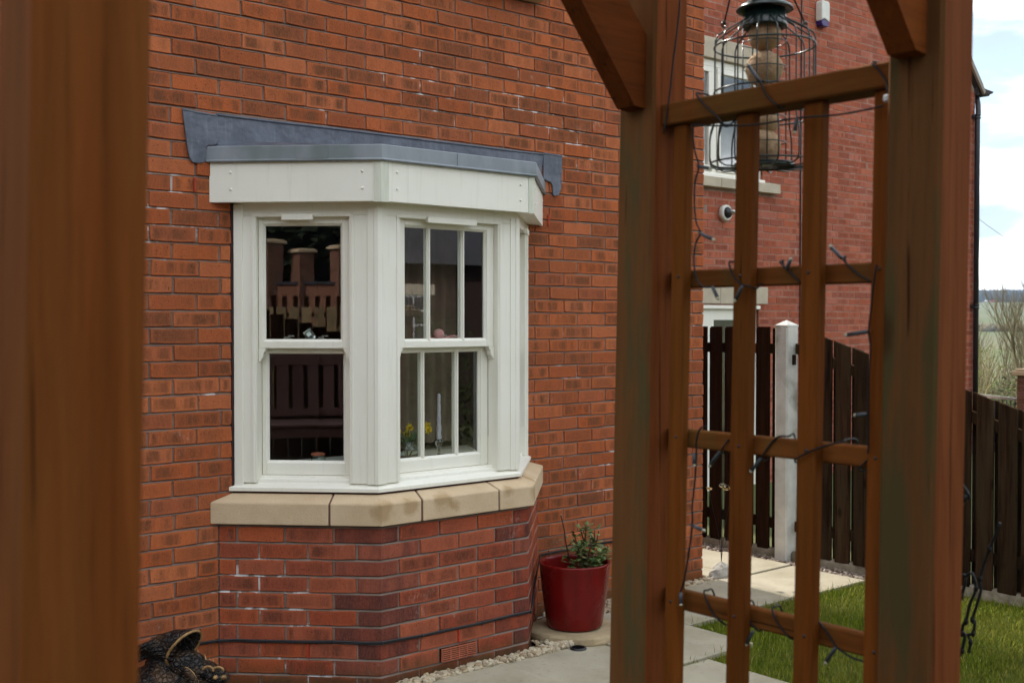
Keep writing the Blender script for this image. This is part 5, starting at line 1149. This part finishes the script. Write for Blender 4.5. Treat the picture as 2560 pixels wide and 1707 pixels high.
for k in range(4):
    a = 2 * math.pi * (k + .5) / 4; mb = MB(); mb.tube([FC + Vector((math.cos(a) * .043, math.sin(a) * .043, z)) for z in (2.25, 2.1, 1.972)], .0014, 5); T.part('inner_bar', mb, M['feeder'])
for sgn in (-1, 1):
    p = FC + RW * (.082 * sgn) + ZV * 2.252
    mb = MB(); mb.tube([p + Vector((math.cos(a) * .006, 0, math.sin(a) * .006)) for a in [k * math.pi / 6 for k in range(13)]], .0018, 6); T.part('eyelet', mb, M['feeder'])
    mb = MB(); mb.tube([p, p.lerp(Vector((1.871, -3.345, 2.50)), .5), Vector((1.871, -3.345, 2.50))], .0018, 6); T.part('cord', mb, M['black_wire'])
fb = [(2.231, .033), (2.163, .0375), (2.098, .034), (2.057, .026), (2.008, .037)]
for k, (z, r) in enumerate(fb):
    o = MB(); o.ball(FC + RW * random.uniform(-.004, .004) + ZV * z, r, (1, 1, .96), 24, 16, .025, Euler((random.random() * 3, 0, random.random() * 3)).to_matrix())
    tag(o.build('fat_ball', M['fat']), ['topmost tan fat ball under the feeder lid', 'second fat ball from the feeder lid', 'middle fat ball behind the trellis top rail', 'small crumbled fat ball below the trellis top rail', 'lowest fat ball on the feeder tray'][k], 'fat ball', 'fat balls in the feeder')

# ================================================================== ORNAMENTS IN THE WINDOW
mb = MB(); o_ = faces['F'][0]; mb.box(o_.x + .02, o_.x + .62, FYF + .122, FYF + .34, .9455, .9755, .003); fbox(mb, 'L', .22, .48, .121, .19, .9455, .9735, .003); tag(mb.build('window_tray', M['bench']), 'dark wooden tray on the window board under the ornaments', 'tray')
WB = .946
def wpt(fc, u, w, z): o, U, ln = faces[fc]; n_ = Vector((U.y, -U.x, 0)); return o + U * u - n_ * w + ZV * z
P = wpt('L', .352, .150, WB + .028); T = Thing('glass_jar', P, 'small glass jar with reddish rim behind plain lower pane', 'jar')
mb = MB(); mb.lathe([(0, 0), (.030, 0), (.034, .006), (.034, .040), (.030, .050), (.031, .056), (.028, .056), (.027, .048), (.031, .038), (.031, .008), (0, .004)], P, 24); T.part('jar_body', mb, M['clear'])
mb = MB(); mb.lathe([(.0315, .050), (.0330, .052), (.0330, .060), (.0305, .061), (.0305, .052)], P, 24); T.part('rim', mb, M['air_brick'])
P = wpt('L', .329, .088, 1.5535); T = Thing('glass_cube', P, 'clear glass cube standing on its corner on the sash rail', 'ornament')
mb = MB(); rt = Euler((R(35.26), R(0), 0)).to_matrix() @ Euler((0, 0, R(45))).to_matrix(); rt = Euler((R(45), 0, R(20))).to_matrix() @ Euler((0, R(35.26), 0)).to_matrix()
mb.obox(P + ZV * .036, rt @ Vector((1, 0, 0)), rt @ Vector((0, 1, 0)), rt @ Vector((0, 0, 1)), .0205, .0205, .0205, .002); T.part('cube', mb, M['clear'])
mb = MB(); mb.obox(P + ZV * .034, rt @ Vector((1, 0, 0)), rt @ Vector((0, 1, 0)), rt @ Vector((0, 0, 1)), .011, .011, .011, .001); T.part('core', mb, M['steel'])
P = wpt('F', .408, .088, 1.5535); T = Thing('octopus_toy', P, 'pink crocheted octopus toy lying on the middle sash rail', 'toy')
mb = MB(); mb.ball(P + ZV * .036 + Vector((0, 0, 0)), .0275, (1, 1, .97), 20, 14); T.part('head', mb, M['pink'])
for k, (x1, z1) in enumerate(((-.075, .006), (-.05, .010), (.065, .012), (.105, .020), (.13, .016), (.02, .004))):
    mb = MB(); n_ = 26; pts = [P + Vector((x1 * t / n_ + .005 * math.sin(t * 1.9), -.004 + .004 * math.cos(t * 1.9) + .004 * k, .008 + z1 * (t / n_) + .003 * math.cos(t * 1.9))) for t in range(n_ + 1)]
    mb.tube(pts, [.0055 if q_ % 3 else .0042 for q_ in range(n_ + 1)], 8); T.part('tentacle', mb, M['pink'])
mb = MB(); mb.tube([P + Vector((.0 - .0035, .010, .0)), P + Vector((-.010, .022, -.02)), P + Vector((-.012, .026, -.045))], [.006, .006, .004], 8); T.part('tentacle', mb, M['pink'])
P = wpt('F', .275, .165, WB + .03); T = Thing('daffodil_vase', P, 'round glass vase of yellow daffodils behind barred lower pane', 'vase')
mb = MB(); mb.lathe([(0, 0), (.030, 0), (.050, .018), (.060, .045), (.055, .075), (.036, .098), (.028, .104), (.026, .103), (.034, .094), (.052, .073), (.057, .045), (.047, .021), (.028, .005), (0, .004)], P, 28); T.part('vase', mb, M['clear'])
heads = [(-.065, -.01, .155), (.012, .0, .165), (.012, .02, .135), (.115, -.01, .150), (.125, .01, .165)]
for (dx, dy, dz) in heads:
    h_ = P + Vector((dx, dy, dz)); mb = MB(); mb.tube([P + Vector((dx * .1, 0, .02)), P + Vector((dx * .5, dy, dz * .7)), h_], .0022, 6); T.part('stem', mb, M['leaf'])
    fd = Vector((random.uniform(-.5, .5), -1, random.uniform(-.3, .2))).normalized(); mb = MB(); s_ = fd.orthogonal().normalized(); b_ = fd.cross(s_)
    for k in range(6): a = k * math.pi / 3; d = s_ * math.cos(a) + b_ * math.sin(a); leaf(mb, h_, d + fd * .15, fd, .026, .009)
    mb.lathe([(.004, 0), (.008, .008), (.0095, .016), (.012, .019), (.010, .017), (.005, .002)], h_, 12, fd); T.part('flower', mb, M['yellow'])
for k in range(12):
    a = random.uniform(-1, 1); mb = MB(); leaf(mb, P + Vector((a * .02, random.uniform(-.01, .02), .07)), Vector((a * .8 + .2, random.uniform(-.4, .3), 1.1)), Vector((0, -1, 0)), random.uniform(.07, .11), .005); T.part('leaf', mb, M['leaf'])
P = wpt('F', .462, .160, WB + .03); T = Thing('candlestick', P, 'tall twisted white candle in a glass candlestick', 'candlestick')
mb = MB(); mb.lathe([(0, 0), (.022, 0), (.024, .004), (.010, .012), (.007, .03), (.009, .06), (.018, .075), (.019, .10), (.014, .10), (.012, .085), (0, .08)], P, 24); T.part('holder', mb, M['clear'])
mb = MB(); n_ = 40; vs = []
for i in range(n_ + 1):
    t = i / n_; rr_ = .0125 * (1 - .45 * t)
    for k in range(16): a = 2 * math.pi * k / 16; r_ = rr_ * (1 + .14 * math.cos(4 * a + t * 30)); vs.append(P + Vector((r_ * math.cos(a), r_ * math.sin(a), .086 + .235 * t)))
mb.add(vs, [(i * 16 + k, i * 16 + (k + 1) % 16, (i + 1) * 16 + (k + 1) % 16, (i + 1) * 16 + k) for i in range(n_) for k in range(16)] + [tuple(range(n_ * 16, n_ * 16 + 16))], True); T.part('candle', mb, M['candle'])

# ================================================================== THE GARDEN BEHIND THE CAMERA (seen in the panes)
mb = MB(); mb.box(-16, -.05, -16, -.9, -.3, .42); tag(mb.build('terrace', M['soil']), kind='structure')
BO = Vector((-.50, -1.97, .42)); bn = Vector((.87, .49, 0)).normalized(); bu = Vector((-bn.y, bn.x, 0))     # bench faces the bay
T = Thing('garden_bench', BO, 'dark brown slatted garden bench mirrored in the plain lower pane', 'bench')
def bp(u, d, z): return BO + bu * u + bn * d + ZV * z
for u in (-.66, .66):
    for d, h_ in ((.25, .60), (-.22, .95)): mb = MB(); mb.bar(bp(u, d, 0), bp(u, d - (.06 if h_ > .9 else 0), h_), .06, .06, bn, .004); T.part('leg', mb, M['bench'])
    mb = MB(); mb.bar(bp(u, -.24, .615), bp(u, .33, .615), .075, .03, (0, 0, 1), .006); T.part('armrest', mb, M['bench'])
for k in range(5): mb = MB(); mb.bar(bp(-.69, -.18 + k * .105, .435), bp(.69, -.18 + k * .105, .435), .085, .022, (0, 0, 1), .003); T.part('seat_slat', mb, M['bench'])
for z, h_ in ((.92, .09), (.50, .06)): mb = MB(); mb.bar(bp(-.64, -.255 if z > .8 else -.225, z), bp(.64, -.255 if z > .8 else -.225, z), .03, h_, (0, 0, 1), .003); T.part('back_rail', mb, M['bench'])
for k in range(10): u = -.55 + k * .122; mb = MB(); mb.bar(bp(u, -.228, .53), bp(u, -.258, .88), .018, .085, bu, .003); T.part('back_slat', mb, M['bench'])
mb = MB(); mb.bar(bp(-.66, .25, .38), bp(.66, .25, .38), .028, .07, (0, 0, 1), .003); T.part('seat_rail', mb, M['bench'])
# dark fence behind the bench, tan fence beyond it
def row_fence(a, b, za, zb, z0, mat_, label, w=.12, gap=.035):
    a, b = Vector((a[0], a[1], 0)), Vector((b[0], b[1], 0)); d = (b - a); ln = d.length; d.normalize(); nn = Vector((d.y, -d.x, 0))
    T = Thing('board_fence', (a + b) / 2 + ZV * z0, label, 'fence'); k = 0
    while k * (w + gap) + w < ln:
        p = a + d * (k * (w + gap) + w / 2); t = k * (w + gap) / ln; mb = MB(); mb.bar(p + ZV * z0, p + ZV * (za + (zb - za) * t), .018, w, d, .003); T.part('board', mb, mat_); k += 1
    for zz in (.25, .8): mb = MB(); mb.bar(a + ZV * (z0 + (za - z0) * zz) + nn * .03, b + ZV * (z0 + (zb - z0) * zz) + nn * .03, .035, .07); T.part('rail', mb, mat_)
row_fence((-2.75, -.9), (-1.05, -3.9), 2.25, 1.20, .42, M['fence'], 'dark board fence mirrored behind the garden bench', gap=.006)
row_fence((-6.2, -2.9), (-4.3, -6.2), 1.82, 1.82, .5, M['fence_tan'], 'pale tan board fence mirrored in the plain upper pane')
row_fence((-8.6, -4.6), (-7.0, -7.4), 2.05, 2.0, .6, M['fence'], 'dark picket fence mirrored below the brick piers', .07, .09)
def pier(pos, w, h_, label, group=None, rows=None):
    T = Thing('brick_pier', pos, label, 'pier', group); mb = MB(); mb.box(pos.x - w / 2 + .006, pos.x + w / 2 - .006, pos.y - w / 2 + .006, pos.y + w / 2 - .006, pos.z - .3, pos.z + h_); c = T.part('core', mb, M['mortar'])
    sp = []; j = 0
    while (j + 1) * .075 <= h_ + .001:
        z = pos.z + j * .075 + .0375
        for an, n_ in ((0, Vector((0, -1, 0))), (R(90), Vector((1, 0, 0))), (R(180), Vector((0, 1, 0))), (R(-90), Vector((-1, 0, 0)))):
            u = Vector((-n_.y, n_.x, 0)); cuts = [-w / 2, -w / 2 + .112, w / 2] if (j + (1 if abs(n_.x) > .5 else 0)) % 2 else [-w / 2, w / 2 - .112, w / 2]
            for a, b in zip(cuts, cuts[1:]):
                if b - a > .03: sp.append((Vector((pos.x, pos.y, z)) + n_ * (w / 2) + u * ((a + b) / 2), b - a - .01, an))
        j += 1
    lay_bricks(c, sp, M['brick_pier'], lambda x, y, P: False)
    mb = MB(); mb.box(pos.x - w / 2 - .05, pos.x + w / 2 + .05, pos.y - w / 2 - .05, pos.y + w / 2 + .05, pos.z + h_, pos.z + h_ + .055, .008); mb.box(pos.x - w / 2 - .02, pos.x + w / 2 + .02, pos.y - w / 2 - .02, pos.y + w / 2 + .02, pos.z + h_ + .056, pos.z + h_ + .085, .02); T.part('cap_stone', mb, M['stone'])
    return T
for P_, t_, lab in ((Vector((-13.25, -8.55, .9)), 2.28, 'tall brick pier mirrored at the wall side of the plain upper pane'), (Vector((-12.95, -9.08, .9)), 2.10, 'tall brick pier mirrored in the middle of the plain upper pane'), (Vector((-12.5, -9.72, .9)), 2.18, 'tall brick pier mirrored at the inner edge of the plain upper pane')):
    pier(P_, .34, t_, lab, 'piers of the upper garden wall')
mb = MB(); mb.bar((-14.6, -6.4, 1.5), (-10.9, -12.2, 1.5), .2, 1.75, (0, 0, 1)); gw = tag(mb.build('garden_wall', M['brick_pier']), 'brick garden wall under the mirrored piers', 'wall')
mb = MB(); mb.bar((-14.6, -6.4, 2.40), (-10.9, -12.2, 2.40), .26, .05, (0, 0, 1)); sub('coping', mb, M['slate'], gw)
mb = MB(); mb.add([(-30, 12, -1), (-8, -34, -1), (-22, -46, 16), (-48, 8, 16), (-60, -60, -1)], [(0, 1, 2, 3), (1, 4, 2), (4, 0, 3), (4, 3, 2)]); tag(mb.build('sky_block_bank', M['evergreen'], fix=False), kind='structure')  # unseen dark bank added behind the trees to block sky in the pane reflections
# front panes mirror a near pier, a hedge and the house across the way
pier(Vector((4.93, -3.45, 0)), .34, 1.69, 'brick pier with stone cap mirrored in the barred window')
OH = Thing('opposite_house', (12, -17, 0), 'dark brick house with slate roof mirrored in the barred window', 'house')
mb = MB(); mb.box(3, 26, -22, -16, -.5, 2.9); OH.part('wall', mb, M['brick_dark'])
mb = MB(); mb.prism([(-22.3, 2.85), (-15.65, 2.85), (-19, 6.6)], (2.6, 0, 0), (0, 1, 0), ZV, (1, 0, 0), 24); OH.part('roof', mb, M['slate'])
for x in (9.8, 13.9, 17.6):
    mb = MB(); mb.box(x - .55, x + .55, -16.02, -15.96, .9, 2.2); fw = OH.part('window', mb, M['white_paint'])
    for i in range(3):
        for j in range(4): mb = MB(); mb.box(x - .48 + i * .33, x - .48 + i * .33 + .29, -15.958, -15.95, .96 + j * .31, .96 + j * .31 + .27); sub('pane', mb, M['slate'], fw)
    mb = MB(); mb.box(x - .7, x + .7, -16.0, -15.93, 2.2, 2.42); sub('lintel', mb, M['stone_pale'], fw)
def leaf_mass(name, c, rx, ry, rz, n_, mat_, s0, s1, label, cat, kind=None):
    mb = MB(); nr = []
    for _ in range(n_):
        d = Vector((random.gauss(0, 1), random.gauss(0, 1), random.gauss(0, 1))).normalized() * random.random() ** .4
        p = Vector(c) + Vector((d.x * rx, d.y * ry, abs(d.z) * rz)); leaf(mb, p, Vector((random.uniform(-1, 1), random.uniform(-1, 1), random.uniform(-.6, 1))), ZV, random.uniform(s0, s1), random.uniform(s0, s1) * .35)
    return tag(mb.build(name, mat_, fix=False), label, cat, kind=kind)
for k in range(7):
    t = k / 6; leaf_mass('evergreen_tree', (-24 + 12 * t, -3 - 24 * t, -1), 2.6, 2.6, 10.5 + 2 * math.sin(k * 2.1), 5200, M['evergreen'], .30, .60, 'dark evergreen tree mirrored above the brick piers', 'tree')['group'] = 'dark trees behind the piers'
leaf_mass('evergreen_bush', (9.2, -9.2, -.05), 1.5, 1.2, 2.0, 6000, M['evergreen_lit'], .05, .10, 'green bush mirrored in the barred lower panes', 'bush')
mb = MB(); mb.box(-9, 20, -11.6, -11.45, -.2, 1.15); tag(mb.build('boundary_wall', M['brick_dark']), 'low brick boundary wall mirrored in the barred lower panes', 'wall')

# ================================================================== FAR LANDSCAPE
def far(hd, r):
    """ground point r metres away on compass heading hd (degrees from +x)"""
    x, y = CAM.x + r * math.cos(R(hd)), CAM.y + r * math.sin(R(hd)); return Vector((x, y, height(x, y)))
def bare_tree(name, base, hgt, label, cat, mat_, seed, spread=.55, levels=5, r0=None, lean=0.0, budmat=None, multi=1):
    rd = random.Random(seed); T = Thing(name, base, label, cat); trunk, crown, buds = MB(), MB(), MB()
    def grow(p, d, l, r, lv):
        n_ = 3; pts = [p]; dd = d
        for k in range(n_):
            dd = (dd + Vector((rd.uniform(-.12, .12), rd.uniform(-.12, .12), rd.uniform(-.02, .14)))).normalized(); pts.append(pts[-1] + dd * l / n_)
        (trunk if lv < 2 else crown).tube(pts, [r * (1 - .13 * k) for k in range(n_ + 1)], 5 if lv < 2 else 3, cap=False)
        if lv >= levels:
            if budmat:
                for q_ in range(2): leaf(buds, pts[-1 - q_], Vector((rd.uniform(-1, 1), rd.uniform(-1, 1), 1)), Vector((0, -1, 0)), hgt * .022, hgt * .007)
            return
        for k in range(3 if lv > 0 else 4):
            a = rd.uniform(0, 6.283); s = rd.uniform(.35, 1.0) * spread; o = Vector((math.cos(a), math.sin(a), 0)); st = pts[-1] if k < 2 else pts[rd.choice((1, 2))]
            grow(st, (dd + o * s + ZV * .25).normalized(), l * rd.uniform(.60, .82), r * .58, lv + 1)
    for m_ in range(multi):
        a = rd.uniform(0, 6.283); d0 = Vector((math.cos(a) * .35 * (multi > 1) + lean, math.sin(a) * .35 * (multi > 1), 1)).normalized()
        grow(base + Vector((math.cos(a), math.sin(a), 0)) * .08 * (multi > 1) - ZV * .1, d0, hgt * .30, r0 or hgt * .016, 0)
    t_ = T.part('trunk', trunk, mat_, fix=False); c_ = T.part('crown', crown, mat_, fix=False)
    if buds.v: T.part('buds', buds, budmat, fix=False)['kind'] = 'stuff'
    return T
bare_tree('bare_tree', far(25.87, 39.4), 6.2, 'bare olive-brown tree beyond the fence beside the far pier', 'tree', M['twig'], 3, .62, 6, lean=-.05)
bare_tree('bare_tree', far(27.15, 56.4), 7.4, 'bare twiggy tree beyond the fence next to the downpipe', 'tree', M['twig'], 11, .62, 6)
bare_tree('bare_tree', far(24.96, 48.5), 7.5, 'bare tree at the picture edge behind the far pier', 'tree', M['twig'], 5, .60, 6, lean=-.12)
bare_tree('budding_shrub', far(27.35, 20.6), 1.75, 'pale-stemmed shrub with yellow-green buds behind the sloping fence', 'shrub', M['bark_pale'], 21, .7, 4, r0=.028, budmat=M['bud'], multi=3)
leaf_mass('scrub_bush', far(26.38, 24.0) - ZV * .2, .75, .75, 1.35, 1300, M['bush'], .05, .10, 'olive green bush between pale shrub and far pier', 'bush')
# thicket between garden and field
tw = MB(); rd = random.Random(4)
for _ in range(700):
    b = far(rd.uniform(23.0, 28.71), rd.uniform(41, 104)); h_ = rd.uniform(2.2, 4.6)
    for k in range(6):
        d = Vector((rd.uniform(-.5, .5), rd.uniform(-.5, .5), 1)).normalized(); p1 = b + d * h_ * rd.uniform(.5, 1); tw.tube([b + Vector((rd.uniform(-.8, .8), rd.uniform(-.8, .8), -.1)), b.lerp(p1, .5) + Vector((rd.uniform(-.2, .2), rd.uniform(-.2, .2), 0)), p1], [.022, .015, .006], 3, cap=False)
tag(tw.build('undergrowth', M['twig'], fix=False), 'brown leafless thicket on the slope beyond the fence', 'thicket', kind='stuff')
# hedge line and far wood
hd = MB(); rd = random.Random(9)
for _ in range(700):
    b = far(rd.uniform(20.19, 30.12), rd.uniform(434, 448)); hd.ball(b + ZV * rd.uniform(.2, 1.4), rd.uniform(.7, 1.5), (1, 1, .9), 6, 4, .2)
tag(hd.build('hedgerow', M['twig'], fix=False), 'dark hedge line across the distant green field', 'hedge', kind='stuff')
fw_ = MB(); rd = random.Random(12)
for _ in range(1500):
    b = far(rd.uniform(18.69, 32.84), rd.uniform(1083, 1188)); h_ = rd.uniform(6, 11.5) * (1 + .2 * math.sin(b.x * .02)); fw_.ball(b + ZV * h_ * .55, h_ * .5, (rd.uniform(.5, .8), rd.uniform(.5, .8), 1), 7, 6, .22)
tag(fw_.build('treeline', M['wood_far'], fix=False), 'distant bluish wood along the hilltop', 'wood', kind='stuff')
for k, (px, mt_, lab) in enumerate(((27.22, 'white_paint', 'tiny white car on the distant field road'), (26.94, 'red_paint', 'tiny red car on the distant field road'))):
    b = far(px, 970) + ZV * .35; T = Thing('distant_car', b, lab, 'car', 'cars on the distant road'); U = RW
    mb = MB(); mb.obox(b + ZV * .55, U, DW, ZV, 2.0, .85, .35, .12); T.part('body', mb, M[mt_]); mb = MB(); mb.obox(b + ZV * 1.15, U, DW, ZV, 1.15, .75, .30, .2); T.part('cabin', mb, M[mt_])
    for s in (-1.25, 1.25): mb = MB(); mb.lathe([(0, -.9), (.33, -.9), (.33, .9), (0, .9)], b + U * s + ZV * .3, 12, DW); T.part('wheel', mb, M['rubber'])
# brick gate pier and railing beyond the sloping fence
PB = far(24.78, 15.6); pz = -.35; PP = Vector((PB.x, PB.y, pz))
pier(PP, .46, 1.32, 'brick pier with pale stone cap at the picture edge beyond fence')
T = Thing('metal_railing', Vector((PP.x, PP.y + .4, pz)), 'thin dark railing beside the far brick pier', 'railing')
ra = far(27.66, 16.4); ra.z = 0; rb = Vector((PP.x - .1, PP.y + .26, 0))
for z in (.66, .05): mb = MB(); mb.bar(ra + ZV * z, rb + ZV * z, .025, .035); T.part('rail', mb, M['steel'] if z > .5 else M['black_pvc'])
for k in range(12): p = ra.lerp(rb, k / 11); mb = MB(); mb.tube([p + ZV * -.3, p + ZV * .65], .009, 6); T.part('bar', mb, M['black_pvc'])
# overhead wire
a = Vector((14.3, 5.0, 5.1)); b = far(20.19, 39.1); b.z = 2.9
mb = MB(); mb.tube([a.lerp(b, k / 16) - ZV * (1.1 * math.sin(math.pi * k / 16)) for k in range(17)], .0045, 5); tag(mb.build('overhead_wire', M['black_pvc']), 'thin dark overhead wire against the clouds', 'wire')

# ================================================================== HAZE
nz = NT('haze'); nz.t.nodes.remove(nz.b); pv = nz.n('ShaderNodeVolumePrincipled'); pv.inputs['Color'].default_value = (.55, .74, 1.0, 1); pv.inputs['Density'].default_value = .00022; pv.inputs['Anisotropy'].default_value = .2
nz.l(pv.outputs[0], nz.out.inputs['Volume'])
mb = MB(); mb.box(-1540, 1552, -1545, 1545, -14, 46); tag(mb.build('haze', nz.m), 'thin blue air over the distant fields', 'haze', kind='stuff')
